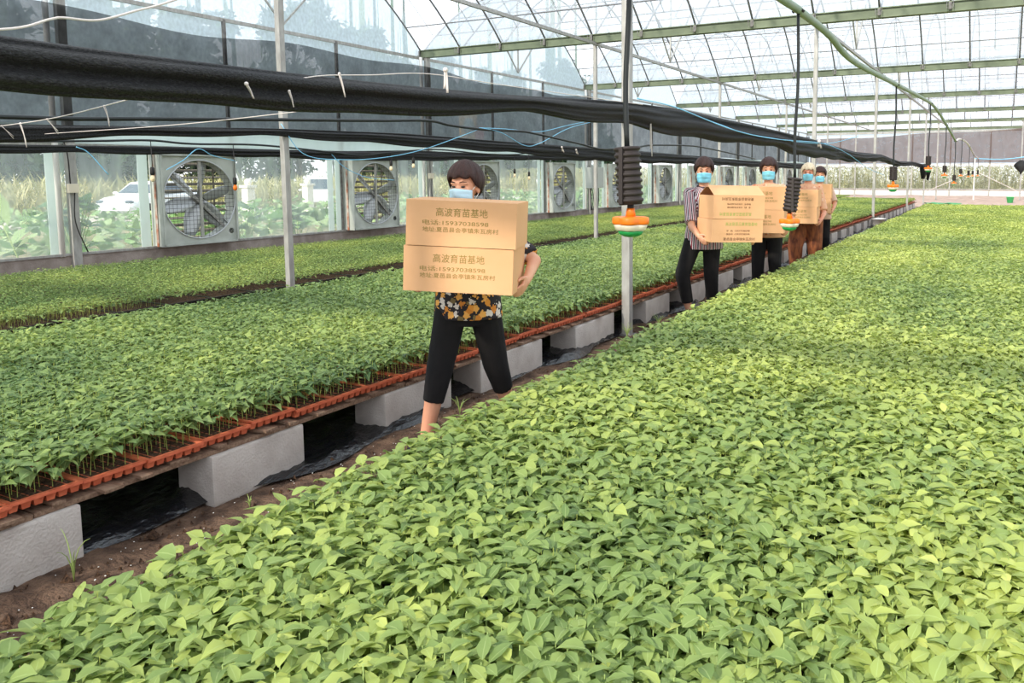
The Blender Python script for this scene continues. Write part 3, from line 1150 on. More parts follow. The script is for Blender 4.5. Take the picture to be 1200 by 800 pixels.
# ------------------------------------------------------------------ shade nets
def net_roll(name, x, prof, label, width=0.12, seed=1, folds=5, tail=None):
    """bundled net hanging along Y: prof rows (y, z_top, z_bottom)"""
    g = np.random.default_rng(seed)
    pr_ = np.array(prof)
    ys = np.arange(pr_[0, 0], pr_[-1, 0], 0.09)
    top = np.interp(ys, pr_[:, 0], pr_[:, 1])
    bot = np.interp(ys, pr_[:, 0], pr_[:, 2])
    ker = np.ones(7) / 7
    pad = lambda a: np.convolve(np.pad(a, 3, mode='edge'), ker, mode='valid')
    top, bot = pad(top), pad(bot)
    sag = 0.012 * np.abs(np.sin(ys * 1.9 + 0.6)) + 0.008 * np.sin(ys * 3.7)
    bot = bot - sag
    n = 64
    ph = g.uniform(0, 6, 8)
    rows = []
    for i, yy in enumerate(ys):
        h = (top[i] - bot[i]) / 2
        zc = (top[i] + bot[i]) / 2
        row = []
        for k in range(n):
            a = 2 * PI * k / n
            w1 = folds * a + 0.45 * yy + 0.8 * math.sin(0.7 * yy + ph[4]) + ph[0]
            w2 = (folds + 3) * a - 0.6 * yy + math.sin(0.9 * yy + ph[5]) + ph[1]
            fold = 1.14 - 0.42 * abs(math.sin(w1 / 2)) ** 5 - 0.30 * abs(math.sin(w2 / 2)) ** 6 + 0.06 * math.sin(2 * a + 1.7 * yy + ph[2])
            wv = width * (1 + 0.2 * math.sin(0.8 * yy + ph[3]))
            row.append((x + wv / 2 * math.cos(a) * fold + 0.02 * math.sin(0.7 * yy), yy, zc + h * math.sin(a) * (0.92 + 0.08 * fold)))
        rows.append(row)
    b = MB().grid(rows, True, True)
    if tail:
        for (tx, ty, tz, tl, tr) in tail:
            p = [(tx, ty, tz), (tx + 0.03, ty + 0.1, tz - tl * .4), (tx, ty + 0.15, tz - tl)]
            b.tube(p, [tr, tr * 1.1, tr * .5], 10)
    o = b.build(name, MT['net_roll'])
    return tag(o, label, 'shade net')


net_roll('shade_net_bundle', -3.02, [(-1.3, 2.0, 1.80), (0.6, 1.97, 1.77), (1.46, 1.965, 1.772), (1.76, 1.957, 1.777), (2.06, 1.964, 1.826), (2.6, 1.97, 1.787), (3.2, 1.985, 1.81), (3.64, 2.0, 1.852), (4.5, 2.033, 1.925), (5.4, 2.085, 1.93), (6.3, 2.13, 1.94),
                                     (7.7, 2.16, 1.885), (9.8, 2.13, 1.88), (11, 2.113, 1.897), (12.4, 2.10, 1.80), (13.7, 2.084, 1.78), (16, 2.02, 1.77), (18, 1.963, 1.736), (22, 1.99, 1.82), (26, 1.86, 1.70), (30, 1.90, 1.76), (34, 1.853, 1.70)],
         'thick black shade net bundle slung along the aisle posts in front', width=0.17, seed=1, folds=4,
         tail=[(-3.0, 33.9, 1.8, 0.55, 0.14), (-2.95, 33.2, 1.78, 0.5, 0.12), (-2.85, 34.3, 1.8, 0.6, 0.09)])
net_roll('shade_net_bundle', -7.70, [(0.5, 1.9, 1.76), (3.6, 1.928, 1.785), (5.1, 1.986, 1.9), (6.47, 2.037, 1.95), (8.67, 2.076, 1.907), (11.25, 2.045, 1.871), (15.8, 2.034, 1.749), (20, 1.98, 1.76), (25.3, 1.917, 1.72), (34.3, 1.891, 1.669)],
         'thinner black shade net bundle along the posts behind the middle bed', width=0.12, seed=2,
         tail=[(-7.6, 34.2, 1.8, 0.6, 0.12), (-7.75, 33.8, 1.78, 0.5, 0.08)])
net_roll('shade_net_bundle', -11.5, [(1.0, 1.87, 1.76), (5.4, 1.888, 1.79), (7.7, 1.922, 1.817), (11.2, 1.941, 1.776), (13.1, 2.006, 1.786), (17, 1.994, 1.862), (21.2, 2.002, 1.897), (29, 2.071, 1.936), (41.5, 2.082, 1.9)],
         'black shade net bundle hung along the tops of the exhaust fans', width=0.1, seed=4)
b = MB()
g = np.random.default_rng(9)
rows = []
for i in range(14):
    t = i / 13
    rows.append([(0.72 + (0.22 + 0.1 * math.sin(5 * t)) * math.cos(2 * PI * k / 20) * math.sin(PI * (0.1 + 0.85 * t)) * (1 + .2 * math.sin(3 * k)), 46.5 + 0.2 * math.sin(2 * PI * k / 20) * math.sin(PI * (.1 + .85 * t)), 2.15 - 0.75 * t) for k in range(20)])
o = MB().grid(rows, True, True).build('shade_net_bundle', MT['net_roll'])
tag(o, 'black net bundle tied to the post at the far right', 'shade net')

# net curtain inside the fan wall
ys = np.linspace(-1.3, 54.4, 220)
rows = []
for j in range(8):
    v = j / 7
    row = []
    for yy in ys:
        ph = ((yy - 6.65) % 8.0) / 8.0
        zt = 3.86 + 0.10 * math.cos(2 * PI * ph) ** 2 + 0.05 * math.sin(yy * 0.6)
        zb = 2.21 + 0.03 * math.sin(yy * 0.9)
        row.append((XW + 0.22 + 0.015 * math.sin(yy * 2.3 + 3 * v), yy, zb + (zt - zb) * v))
    rows.append(row)
o = MB().grid(rows).build('shade_curtain', MT['net_curtain'])
tag(o, 'dark see-through shade net curtain along the upper fan wall', 'shade net')
rows = []
for j in range(6):
    v = j / 5
    rows.append([(x, 54.36 + 0.02 * math.sin(3 * x), 2.12 + (3.72 + 0.035 * (x + 12.4) + 0.05 * math.sin(x) - 2.12) * v) for x in np.linspace(XW + 0.3, XR, 60)])
o = MB().grid(rows).build('shade_curtain', MT['net_far'])
tag(o, 'greyish shade net curtain across the far end wall', 'shade net')


# ------------------------------------------------------------------ hoses, cords and strings
def line(name, pts, r, mat, label, cat, n=6, sub=8):
    o = MB().tube(smooth_path(pts, sub) if len(pts) > 2 else pts, r, n).build(name, MT[mat])
    return tag(o, label, cat)


line('hose', [(-7.45, 0.5, 1.93), (-7.45, 3.59, 1.98), (-7.45, 4.67, 2.03), (-7.45, 6.12, 2.11), (-7.45, 7.84, 2.2), (-7.45, 8.89, 2.26), (-7.45, 9.43, 2.22), (-7.45, 10.28, 2.2), (-7.45, 11.25, 2.22), (-7.45, 11.79, 2.2), (-7.45, 13.32, 2.08), (-7.45, 14.39, 2.0), (-7.45, 16.13, 2.1), (-7.45, 16.89, 2.16), (-7.45, 19.37, 2.22), (-7.45, 21.16, 2.17), (-7.45, 25.34, 1.97)], 0.02, 'hose', 'black water hose waving above the net bundle behind the middle bed', 'hose', 8)
HOSE_B = [(-11.3, 2, 1.9), (-11.3, 5.37, 1.93), (-11.3, 6.4, 1.96), (-11.3, 7.24, 2.0), (-11.3, 7.92, 1.97), (-11.3, 9.16, 1.99), (-11.3, 10.64, 1.91), (-11.3, 11.5, 1.86), (-11.3, 12.21, 1.93), (-11.3, 13.54, 2.03), (-11.3, 14.43, 2.02), (-11.3, 15.4, 1.98), (-11.3, 16.86, 1.99), (-11.3, 18.54, 2.12), (-11.3, 21.02, 2.02), (-11.3, 25.49, 2.08), (-11.3, 35.28, 2.13)]
line('hose', HOSE_B, 0.018, 'hose', 'thin black hose above the net bundle by the exhaust fans', 'hose')
line('cable', [(-5.0, -1.3, 4.2), (-5.0, 0.6, 2.5), (-5.0, 1.7, 2.2), (-5.0, 2.4, 2.3), (-5.0, 2.66, 2.4), (-5.0, 2.73, 2.42), (-5.0, 2.93, 2.44), (-5.0, 3.17, 2.54), (-5.0, 3.44, 2.66), (-5, 4.3, 3.1), (-5, 6.6, 4.2)], 0.008, 'cord', 'white cable sagging across the top left corner', 'cable')
STR_A = [(-3.07, 2.04, 1.84), (-5.2, 2.75, 1.845), (-7.6, 3.55, 1.90)]
line('string', STR_A, 0.003, 'cord', 'white string with ribbon ties crossing at upper left from the front net bundle', 'string')
line('string', [(-2.935, 2.57, 1.93), (-2.93, 2.76, 1.97), (-2.93, 3.06, 2.005), (-2.92, 3.52, 2.06), (-2.92, 4.3, 2.07), (-2.92, 6.4, 2.11)], 0.0028, 'cord', 'white string running along the thick front net bundle', 'string')
line('string', [(-7.64, 3.95, 1.86), (-5.4, 3.75, 1.87), (-3.09, 3.45, 1.92)], 0.003, 'cord', 'white string slanting up from the second net bundle to the front bundle', 'string')
line('string', [(-7.745, 6.58, 2.1), (-7.6, 6.78, 1.74), (-7.5, 7.32, 1.68), (-7.47, 8.01, 1.72), (-7.45, 8.79, 1.85), (-7.45, 9.79, 2.11), (-7.45, 10.14, 2.21)], 0.005, 'blue', 'pale blue cord sagging deep between the post and the front carrier', 'string')
line('string', [(-7.44, 10.14, 2.22), (-7.44, 10.71, 2.17), (-7.5, 11.47, 1.99), (-7.55, 12.04, 2.04), (-7.65, 13.3, 2.38), (-7.745, 14.62, 2.6)], 0.006, 'blue', 'pale blue cord dipping to the second post behind the middle bed', 'string')
line('string', [(-7.44, 10.1, 2.22), (-7.46, 10.96, 2.24), (-7.55, 12.04, 2.25), (-7.65, 13.3, 2.44), (-7.745, 14.62, 2.63)], 0.006, 'blue', 'pale blue cord stretched above the dipping blue cord', 'string')
line('string', [(-11.445, 6.3, 1.88), (-11.43, 6.45, 1.80), (-11.4, 6.68, 1.50)], 0.007, 'blue', 'short blue cord end hanging left of the first exhaust fan', 'string')
line('string', [(-11.4, 7.55, 1.57), (-11.43, 7.85, 1.72), (-11.445, 8.12, 1.90), (-11.43, 8.36, 1.80), (-11.4, 8.74, 1.72)], 0.007, 'blue', 'blue cord looped in front of the first exhaust fan', 'string')
line('string', [(-11.445, 10.85, 1.88), (-11.4, 11.15, 1.62), (-11.35, 11.68, 1.43), (-11.3, 12.38, 1.37)], 0.007, 'blue', 'blue cord drooping towards the second exhaust fan', 'string')
line('string', [(-2.9, 6.24, 2.15), (-2.9, 7.11, 2.14), (-2.9, 8.35, 2.05), (-2.9, 9.99, 1.98), (-2.9, 14.18, 2.02), (-2.9, 17.64, 2.29)], 0.006, 'blue', 'blue cord lying along the far half of the front net bundle', 'string')
line('string', [(-2.87, 7.11, 2.13), (-2.87, 8.94, 2.0), (-2.87, 10.81, 1.97), (-2.87, 13.83, 2.01), (-2.87, 16.22, 1.89), (-2.87, 18.89, 1.61), (-2.87, 21.67, 1.44)], 0.006, 'blue', 'blue cord leaving the front net bundle and falling towards the bucket', 'string')
line('string', [(-1.5, 46, 2.25), (-0.6, 46.1, 2.2), (0.1, 46.4, 2.22), (1.5, 46.6, 2.4)], 0.025, 'blue', 'blue hose stretched from the short white post to the right', 'hose')


def ribbon(x, y, z, l, w, label, lean=0.0, parent=None):
    b = MB()
    for sx in (-1, 1):
        pts = [[(x + sx * w * 0.45 * t + e * w / 2, y + lean * t + 0.004 * math.sin(3 * t + sx), z - l * t * (1 if sx > 0 else 0.8)) for e in (-0.5, 0.5)] for t in np.linspace(0, 1, 6)]
        b.grid(pts)
    b.ellipsoid((x, y, z), (w * .5, w * .5, w * .5), n=8, m=6)
    o = b.build('ribbon_tie', MT['cord'])
    m = o.modifiers.new('thickness', 'SOLIDIFY')
    m.thickness = 0.002
    return tag(o, label, 'ribbon')


ribbon(-2.88, 3.6, 2.09, 0.13, 0.03, 'big white ribbon tied on the string above the front carrier')
ribbon(-2.88, 2.80, 1.98, 0.11, 0.014, 'white ribbon hanging on the front net bundle right of the tall left post', 0.03)
ribbon(-2.88, 2.5, 1.87, 0.07, 0.012, 'white ribbon tag on the front net bundle left of the tall post', 0.02)
ribbon(-2.88, 2.28, 1.88, 0.06, 0.018, 'pale ribbon knot below the front net bundle, near the first fan', 0.03)
SA = smooth_path(STR_A, 20)
for q, l_, w_, ln_, lb_ in ((37, 0.10, 0.014, 0.08, 'leftmost white ribbon on the upper left string'), (30, 0.17, 0.016, 0.03, 'long white ribbon hanging from the upper left string'), (22, 0.09, 0.012, 0.06, 'white ribbon on the upper left string, third from the left'),
                          (9, 0.10, 0.010, 0.02, 'white ribbon near the high end of the upper left string')):
    ribbon(SA[q].x, SA[q].y, SA[q].z, l_, w_, lb_, ln_)
ribbon(-3.0, 6.75, 2.02, 0.36, 0.02, 'thin white string ends hanging beside the nearest aisle post', 0.02)
ribbon(-7.58, 12.9, 2.0, 0.10, 0.04, 'white ribbon bow on the second net bundle beside the second post', 0.05)
ribbon(-7.55, 13.4, 1.96, 0.09, 0.04, 'white ribbon bow on the second net bundle just left of the post', 0.05)
ribbon(-2.88, 13.6, 2.04, 0.12, 0.06, 'white cloth knot at the end of the front net bundle', 0.05)

# ------------------------------------------------------------------ overhead mist line
PIPE_A = [(-1.0, 0.4, 2.34), (-1.0, 2.1, 2.34), (-1.0, 3.636, 2.335), (-1.0, 4.134, 2.345), (-1.0, 4.9, 2.34), (-1.0, 5.8, 2.29), (-1.0, 8.0, 2.36), (-1.0, 10.78, 2.455), (-1.0, 12.77, 2.49), (-1.0, 15.27, 2.38), (-1.0, 18.7, 2.18)]
PIPE_B = [(-1.0, 18.68, 2.18), (-1.02, 20.5, 2.3), (-1.02, 23.5, 2.35), (-1.0, 26, 2.28), (-1.0, 30, 2.1), (-1.0, 35, 2.05)]
line('mist_pipe', PIPE_A, 0.021, 'green_hose', 'grey-green water pipe snaking overhead above the near bed', 'pipe', 12)
line('mist_pipe', PIPE_B, 0.02, 'cord', 'white far end of the overhead water pipe', 'pipe', 8)


def mister(y, ztop, zw0, zw1, zb, label, tilt=0.0, detail=True):
    """drop hose with ribbed weight and an orange, white and green fogger"""
    x = -1.0
    t = thing('mist_sprinkler', (x, y, ztop), label, 'sprinkler', 'hanging misters above the near bed')
    L = ztop - zw0
    MB().tube(smooth_path([(0, 0, 0), (0.006, 0.004, -L * 0.4), (-0.004, 0, -L * 0.75), (0, 0, -L)], 5), 0.0082, 8).build('drop_hose', MT['hose'], t)
    MB().tube([(-0.03, 0, 0.0), (0.0, 0, 0.03), (0.03, 0, 0.0)], 0.008, 6).build('hose_clip', MT['black'], t)
    H = zw0 - zw1
    R = Euler((0, tilt, 0)).to_matrix().to_4x4()
    n = 9
    prof = [(0.0, 0.0), (0.026, 0.0)]
    for k in range(n):
        z0 = -H * (k + 0.08) / n
        z1 = -H * (k + 0.55) / n
        z2 = -H * (k + 0.62) / n
        z3 = -H * (k + 1.0) / n
        prof += [(0.0385, z0), (0.040, (z0 + z1) / 2), (0.0385, z1), (0.0345, z2), (0.0345, z3)]
    prof += [(0.026, -H), (0.0, -H)]
    w = MB().lathe([(max(r, 1e-5), z) for r, z in prof], 28, Matrix.Translation((0, 0, -L)) @ R)
    w.box((0, -0.040, -L - H / 2), (0.012, 0.01, H * 0.96))
    w.build('ribbed_weight', MT['rubber'], t)
    off = R @ Vector((0, 0, -H))
    o3 = Vector((off.x, off.y, -L + off.z))
    T = Matrix.Translation(o3)
    MB().tube([(o3.x, o3.y, o3.z + 0.005), (o3.x, o3.y, o3.z - 0.016)], 0.010, 10).build('neck', MT['black'], t)
    Hh = zw1 - zb
    def lobed(b, levels, n=64):
        """stack of four-lobed outlines, one lobe per outlet of the cross fogger"""
        rows = []
        for z, r0, r1 in levels:
            row = []
            for q in range(n):
                a = 2 * PI * q / n
                l = 0.5 + 0.5 * math.cos(4 * (a - 0.28))
                r = r0 + (r1 - r0) * l ** 0.8
                row.append(T @ Vector((r * math.cos(a), r * math.sin(a), z)))
            rows.append(row)
        b.grid(rows, True, True)
        m = len(rows)
        o = len(b.v) - m * n
        b.f.append(tuple(o + q for q in reversed(range(n))))
        b.f.append(tuple(o + (m - 1) * n + q for q in range(n)))
        b.sm += [False, False]

    body = MB().lathe([(0.0, -0.010), (0.0115, -0.010), (0.013, -0.018), (0.016, -Hh * 0.40), (0.0, -Hh * 0.42)], 18, T)
    lobed(body, [(-Hh * .36, .030, .043), (-Hh * .385, .040, .053), (-Hh * .43, .042, .0555), (-Hh * .56, .042, .0555), (-Hh * .61, .040, .053)])
    body.build('fogger_body', MT['orange'], t)
    cup = MB()
    lobed(cup, [(-Hh * .605, .040, .051), (-Hh * .68, .039, .049), (-Hh * .78, .036, .045), (-Hh * .82, .028, .034)])
    cup.build('nozzle_ring', MT['cream'], t)
    cp = MB()
    lobed(cp, [(-Hh * .79, .028, .034), (-Hh * .84, .032, .038), (-Hh * .92, .028, .034), (-Hh, .014, .018)])
    cp.build('green_cap', MT['green'], t)
    return t


drops = [(2.08, 2.32, 1.578, 1.407, 1.312), (4.14, 2.33, 1.476, 1.294, 1.19), (8.22, 2.35, 1.562, 1.426, 1.31), (12.1, 2.46, 1.735, 1.613, 1.51), (15.5, 2.36, 1.627, 1.505, 1.40),
         (18.6, 2.17, 1.448, 1.326, 1.22), (21.3, 2.3, 1.588, 1.47, 1.37), (25.9, 2.28, 1.555, 1.427, 1.32), (29.3, 2.12, 1.562, 1.44, 1.33), (34.7, 2.05, 1.60, 1.435, 1.30)]
def path_z(pts, y, sub=8):
    P = smooth_path(pts, sub)
    return float(np.interp(y, [p.y for p in P], [p.z for p in P]))


for k, d in enumerate(drops):
    d = (d[0], path_z(PIPE_A if d[0] < 18.65 else PIPE_B, d[0]) - 0.012) + d[2:]
    mister(*d, 'hanging mister with black ribbed weight and orange fogger, %s from the camera' % nth(k), tilt=(-0.07, 0.13)[k] if k < 2 else 0)


# ------------------------------------------------------------------ exhaust fans
def make_fan(yc, label):
    t = thing('exhaust_fan', (XW + 0.03, yc, 0.33), label, 'fan', 'exhaust fans along the wall')
    W, H, D, R = 1.36, 1.50, 0.30, 0.655
    zc = H / 2
    n = 48
    b = MB()
    # housing sides
    b.box((D / 2, -W / 2 + 0.008, zc), (D, 0.016, H)).box((D / 2, W / 2 - 0.008, zc), (D, 0.016, H))
    b.box((D / 2, 0, 0.008), (D, W - .03, 0.016)).box((D / 2, 0, H - 0.008), (D, W - .03, 0.016))
    # front plate with a round opening
    sq, ci = [], []
    for k in range(n):
        a = 2 * PI * (k + 0.5) / n
        c, s = math.cos(a), math.sin(a)
        m = min((W / 2) / max(abs(c), 1e-6), (H / 2) / max(abs(s), 1e-6))
        sq.append((D - 0.02, c * m, zc + s * m))
        ci.append((D - 0.02, c * R, zc + s * R))
    inn = [(D - 0.22, p[1], p[2]) for p in ci]
    b.grid([sq, ci], False, True)
    b.grid([ci, inn], True, True)
    # turned-in lips on the front edge
    for (p, q) in (((D, -W / 2, 0.015), (D, W / 2, 0.015)), ((D, -W / 2, H - .015), (D, W / 2, H - .015)), ((D, -W / 2 + .015, 0), (D, -W / 2 + .015, H)), ((D, W / 2 - .015, 0), (D, W / 2 - .015, H))):
        b.bar(p, q, 0.03, 0.03)
    b.build('housing', MT['fan_grey'], t)
    MB().tube([(D - 0.012, R * math.cos(2 * PI * k / 48), zc + R * math.sin(2 * PI * k / 48)) for k in range(49)], 0.012, 6, caps=False).build('rim_ring', MT['fan_blade'], t)
    MB().box((D / 2, -W / 2 - 0.012, zc), (0.05, 0.006, H)).build('rust_streak', MT['rust'], t)
    hub_x = D - 0.12
    Mx = Matrix.Translation((hub_x, 0, zc)) @ Matrix.Rotation(PI / 2, 4, 'Y')
    MB().lathe([(0.0, -0.06), (0.07, -0.06), (0.09, -0.02), (0.09, 0.03), (0.06, 0.06), (0.0, 0.065)], 20, Mx).build('hub', MT['steel_dark'], t)
    for k in range(6):
        ang = math.radians(15 + 60 * k)
        rows_ = []
        for i in range(8):
            u = i / 7
            r = 0.08 + 0.54 * u
            wd = 0.05 + 0.085 * math.sin(PI * min(1, 0.15 + 0.75 * u))
            tw = math.radians(48 - 22 * u)
            row = []
            for j in range(5):
                e = (j / 4 - 0.5) * 2
                lat = e * wd
                dx = math.sin(tw) * lat + 0.02 * (1 - e * e)
                dy = math.cos(tw) * lat
                cc, ss = math.cos(ang), math.sin(ang)
                row.append((hub_x + dx, r * cc - dy * ss, zc + r * ss + dy * cc))
            rows_.append(row)
        bl = MB().grid(rows_).build('fan_blade', MT['fan_blade'], t)
        sm = bl.modifiers.new('thickness', 'SOLIDIFY')
        sm.thickness = 0.006
    st = MB()
    st.bar((D - 0.04, 0.02, 0.02), (D - 0.04, 0.02, H - 0.02), 0.05, 0.03, up=(1, 0, 0))
    st.bar((D - 0.07, -0.48, zc + 0.44), (D - 0.07, 0.46, zc - 0.48), 0.045, 0.03, up=(1, 0, 0))
    st.build('strut', MT['steel'], t)
    gm = MB()
    for k in range(-9, 10):
        yy = k * R / 9.5
        hh = math.sqrt(max(0, R * R - yy * yy))
        gm.tube([(D - 0.03, yy, zc - hh), (D - 0.03, yy, zc + hh)], 0.003, 4)
        gm.tube([(D - 0.03, -hh, zc + yy), (D - 0.03, hh, zc + yy)], 0.003, 4)
    gm.build('guard_grille', MT['wire'], t)
    bt = MB()
    bt.bar((D - 0.08, -0.02, zc - 0.07), (D - 0.08, 0.50, zc - 0.53), 0.012, 0.01)
    bt.bar((D - 0.08, 0.07, zc + 0.04), (D - 0.08, 0.56, zc - 0.46), 0.012, 0.01)
    bt.build('drive_belt', MT['black'], t)
    Mm = Matrix.Translation((D - 0.11, 0.56, zc - 0.56)) @ Matrix.Rotation(PI / 2, 4, 'Y')
    mt = MB().lathe([(0.0, -0.12), (0.075, -0.12), (0.08, -0.1), (0.08, 0.02), (0.03, 0.03), (0.03, 0.07), (0.05, 0.075), (0.05, 0.09), (0.0, 0.09)], 18, Mm)
    mt.build('motor', MT['steel_dark'], t)
    sh = MB()
    for k in range(12):
        z = 0.1 + k * (H - 0.2) / 11.5
        sh.bar((0.02, -W / 2 + .03, z), (0.02, W / 2 - .03, z), 0.075, 0.005, up=(0.75, 0, 1) if k % 3 else (0.35, 0, 1))
    sh.bar((0.05, 0.42, 0.05), (0.05, 0.42, H - .05), 0.02, 0.02, up=(1, 0, 0))
    sh.build('shutter', MT['slat'], t)
    return t


fans = sorted(y for y in FAN_Y if y > 6)
fan0 = make_fan(fans[0], 'square grey exhaust fan with wire guard in the left wall, first from the camera')
for k, y in enumerate(fans[1:]):
    c = copy_tree(fan0, loc=(XW + 0.03, y, 0.33), label='square grey exhaust fan with wire guard in the left wall, %s from the camera' % nth(k + 1))


# ------------------------------------------------------------------ bulbs, boxes on the fan wall
def bulb(y, ztop, z, label, lit=False):
    ztop = path_z(HOSE_B, y) - 0.01
    t = thing('hanging_bulb', (-11.3, y, ztop), label, 'light bulb', 'bulbs hung by the fan wall')
    MB().tube([(0, 0, 0), (0.004, 0.003, (z - ztop) / 2), (0, 0, z - ztop + 0.1)], 0.006, 6).build('cord', MT['black'], t)
    MB().lathe([(0.0, 0.12), (0.02, 0.12), (0.03, 0.10), (0.032, 0.02), (0.024, 0.0), (0.0, 0.0)], 14, Matrix.Translation((0, 0, z - ztop))).build('socket', MT['black'], t)
    MB().lathe([(0.016, 0.0), (0.03, -0.03), (0.034, -0.06), (0.024, -0.09), (0.0, -0.1)], 14, Matrix.Translation((0, 0, z - ztop))).build('bulb', MT['orange' if lit else 'bulb'], t)  # the glow of the lit bulb is put into an orange colour
    return t


for k, (y, zt, z, lit) in enumerate(((7.26, 1.91, 1.49, False), (8.64, 2.04, 1.33, True), (12.3, 2.2, 1.66, False), (12.98, 2.0, 1.72, False), (16.82, 1.95, 1.50, False), (17.5, 1.95, 1.43, False))):
    bulb(y, zt, z, ['small black bulb socket hanging left of the first exhaust fan', 'orange-lit bulb hanging at the right rim of the first exhaust fan', 'bulb on a long cord right of the second exhaust fan', 'short bulb beside the post left of the front carrier',
                    'smaller of the two bulbs hanging right of the front carrier head', 'larger of the two bulbs hanging right of the front carrier head'][k], lit)


def junction(y, z, label):
    t = thing('junction_box', (XW + 0.22, y, z), label, 'socket box')
    MB().box((0, 0, 0), (0.07, 0.14, 0.13)).build('case', MT['cream'], t, bevel=0.008)
    MB().tube(smooth_path([(0.0, -0.03, 0.06), (0.01, -0.05, 0.5), (-0.01, -0.12, 0.85)], 5), 0.009, 6).build('cable', MT['black'], t)
    MB().tube(smooth_path([(0.0, 0.02, -0.06), (0.01, 0.0, -0.5), (-0.0, 0.15, -0.95)], 5), 0.009, 6).build('cable', MT['black'], t)
    return t


junction(6.62, 1.30, 'cream junction box on the first wall post, cable hanging below')
junction(14.6, 1.45, 'cream junction box on the second wall post beside the front carrier')
t = thing('control_box', (XW + 0.28, 22.75, 1.02), 'grey electrical control box with cables on the fan wall', 'control box')
MB().box((0, 0, 0.34), (0.24, 0.85, 0.68)).build('case', MT['panel'], t, bevel=0.012)
MB().box((0.125, 0, 0.36), (0.012, 0.78, 0.60)).build('door', MT['panel'], t, bevel=0.004)
MB().box((0.135, -0.2, 0.38), (0.012, 0.18, 0.14)).build('meter_window', MT['white'], t)
for k in range(6):
    yy = -0.3 + 0.11 * k
    MB().tube(smooth_path([(0, yy, 0.0), (0.03, yy + 0.03 * math.sin(k), -0.3), (0, yy + 0.05 * math.cos(2 * k), -0.72)], 5), 0.014, 6).build('cable', MT['black'], t)


# ------------------------------------------------------------------ cartons
def font_mesh(text):
    c = bpy.data.curves.new('lettering', 'FONT')
    c.body = text
    c.size = 1.0
    o = bpy.data.objects.new('lettering', c)
    COL.objects.link(o)
    dg = bpy.context.evaluated_depsgraph_get()
    me = bpy.data.meshes.new_from_object(o.evaluated_get(dg))
    bpy.data.objects.remove(o)
    bpy.data.curves.remove(c)
    V = np.array([v.co[:2] for v in me.vertices])
    Fs = [tuple(p.vertices) for p in me.polygons]
    bpy.data.meshes.remove(me)
    return V, Fs


_fcache = {}


def lettering(box, lines, dpt, flip=False):
    """lines: (text, x_left, width, z_mid, height, material) on the front (-Y) of the carton"""
    for text, x0, wd, zm, ht, mk in lines:
        if text not in _fcache:
            _fcache[text] = font_mesh(text)
        V, Fs = _fcache[text]
        lo, hi = V.min(0), V.max(0)
        P = (V - lo) / (hi - lo)
        px, pz = x0 + P[:, 0] * wd, zm + (P[:, 1] - 0.5) * ht
        if flip:
            px, pz = -px, -pz
        b = MB().add(np.stack([px, np.full(len(px), -dpt / 2 - 0.0012), pz], -1), Fs)
        b.build('printed_lettering', MT[mk], box)


BW, BD, BH = 0.545, 0.35, 0.225
L_BASE = [('高波育苗基地', -0.125, 0.255, 0.056, 0.042, 'ink'), ('电话:15937038598', -0.19, 0.325, 0.004, 0.025, 'ink'), ('地址:夏邑县会亭镇朱瓦房村', -0.19, 0.375, -0.030, 0.025, 'ink')]
L_COOP = [('高波蔬菜瓜果育苗基地', -0.13, 0.34, 0.066, 0.036, 'ink_green'), ('手  机', -0.12, 0.07, 0.0, 0.018, 'ink_dark'), ('15937038598', -0.03, 0.16, 0.0, 0.016, 'ink_dark'),
          ('微信号', -0.12, 0.07, -0.032, 0.018, 'ink_dark'), ('15937038598', -0.03, 0.16, -0.032, 0.016, 'ink_dark'), ('夏邑县会亭镇朱瓦房村', -0.15, 0.34, -0.080, 0.030, 'ink_dark')]


def carton(loc, rz, roll, label, lines, flip=False, open_top=False, size=(BW, BD, BH), group=None):
    w, d, h = size
    t = thing('cardboard_box', loc, label, 'box', group)
    t.rotation_euler = (0, roll, rz)
    b = MB()
    th = 0.005
    b.box((0, -d / 2 + th / 2, 0), (w, th, h)).box((0, d / 2 - th / 2, 0), (w, th, h)).box((-w / 2 + th / 2, 0, 0), (th, d - 2 * th, h)).box((w / 2 - th / 2, 0, 0), (th, d - 2 * th, h)).box((0, 0, -h / 2 + th / 2), (w - 2 * th, d - 2 * th, th))
    b.build('carton_body', MT['box'], t, bevel=0.002)
    if open_top:
        hinge = Vector((0, -d / 2 + 0.003, h / 2))
        R = Matrix.Rotation(math.radians(31), 3, 'X')
        pts = [(-w / 2, 0, 0), (w / 2, 0, 0), (w / 2, d * 0.52, 0), (-w / 2, d * 0.52, 0)]
        P = [hinge + R @ Vector(p) for p in pts] + [hinge + R @ Vector((p[0], p[1], p[2] + 0.004)) for p in pts]
        MB().add(P, [(3, 2, 1, 0), (4, 5, 6, 7), (0, 1, 5, 4), (1, 2, 6, 5), (2, 3, 7, 6), (3, 0, 4, 7)]).build('top_flap', MT['box'], t)
        hinge = Vector((0, d / 2 - 0.003, h / 2))
        R = Matrix.Rotation(math.radians(-28), 3, 'X')
        pts = [(-w / 2, 0, 0), (w / 2, 0, 0), (w / 2, -d * 0.48, 0), (-w / 2, -d * 0.48, 0)]
        P = [hinge + R @ Vector(p) for p in pts] + [hinge + R @ Vector((p[0], p[1], p[2] + 0.004)) for p in pts]
        MB().add(P, [(3, 2, 1, 0), (4, 5, 6, 7), (0, 1, 5, 4), (1, 2, 6, 5), (2, 3, 7, 6), (3, 0, 4, 7)]).build('top_flap', MT['box'], t)
    else:
        for s in (-1, 1):
            MB().box((0, s * (d / 4), h / 2 - 0.002), (w - 0.004, d / 2 - 0.003, 0.004)).build('top_flap', MT['box'], t, bevel=0.001)
    lettering(t, lines, d, flip)
    return t


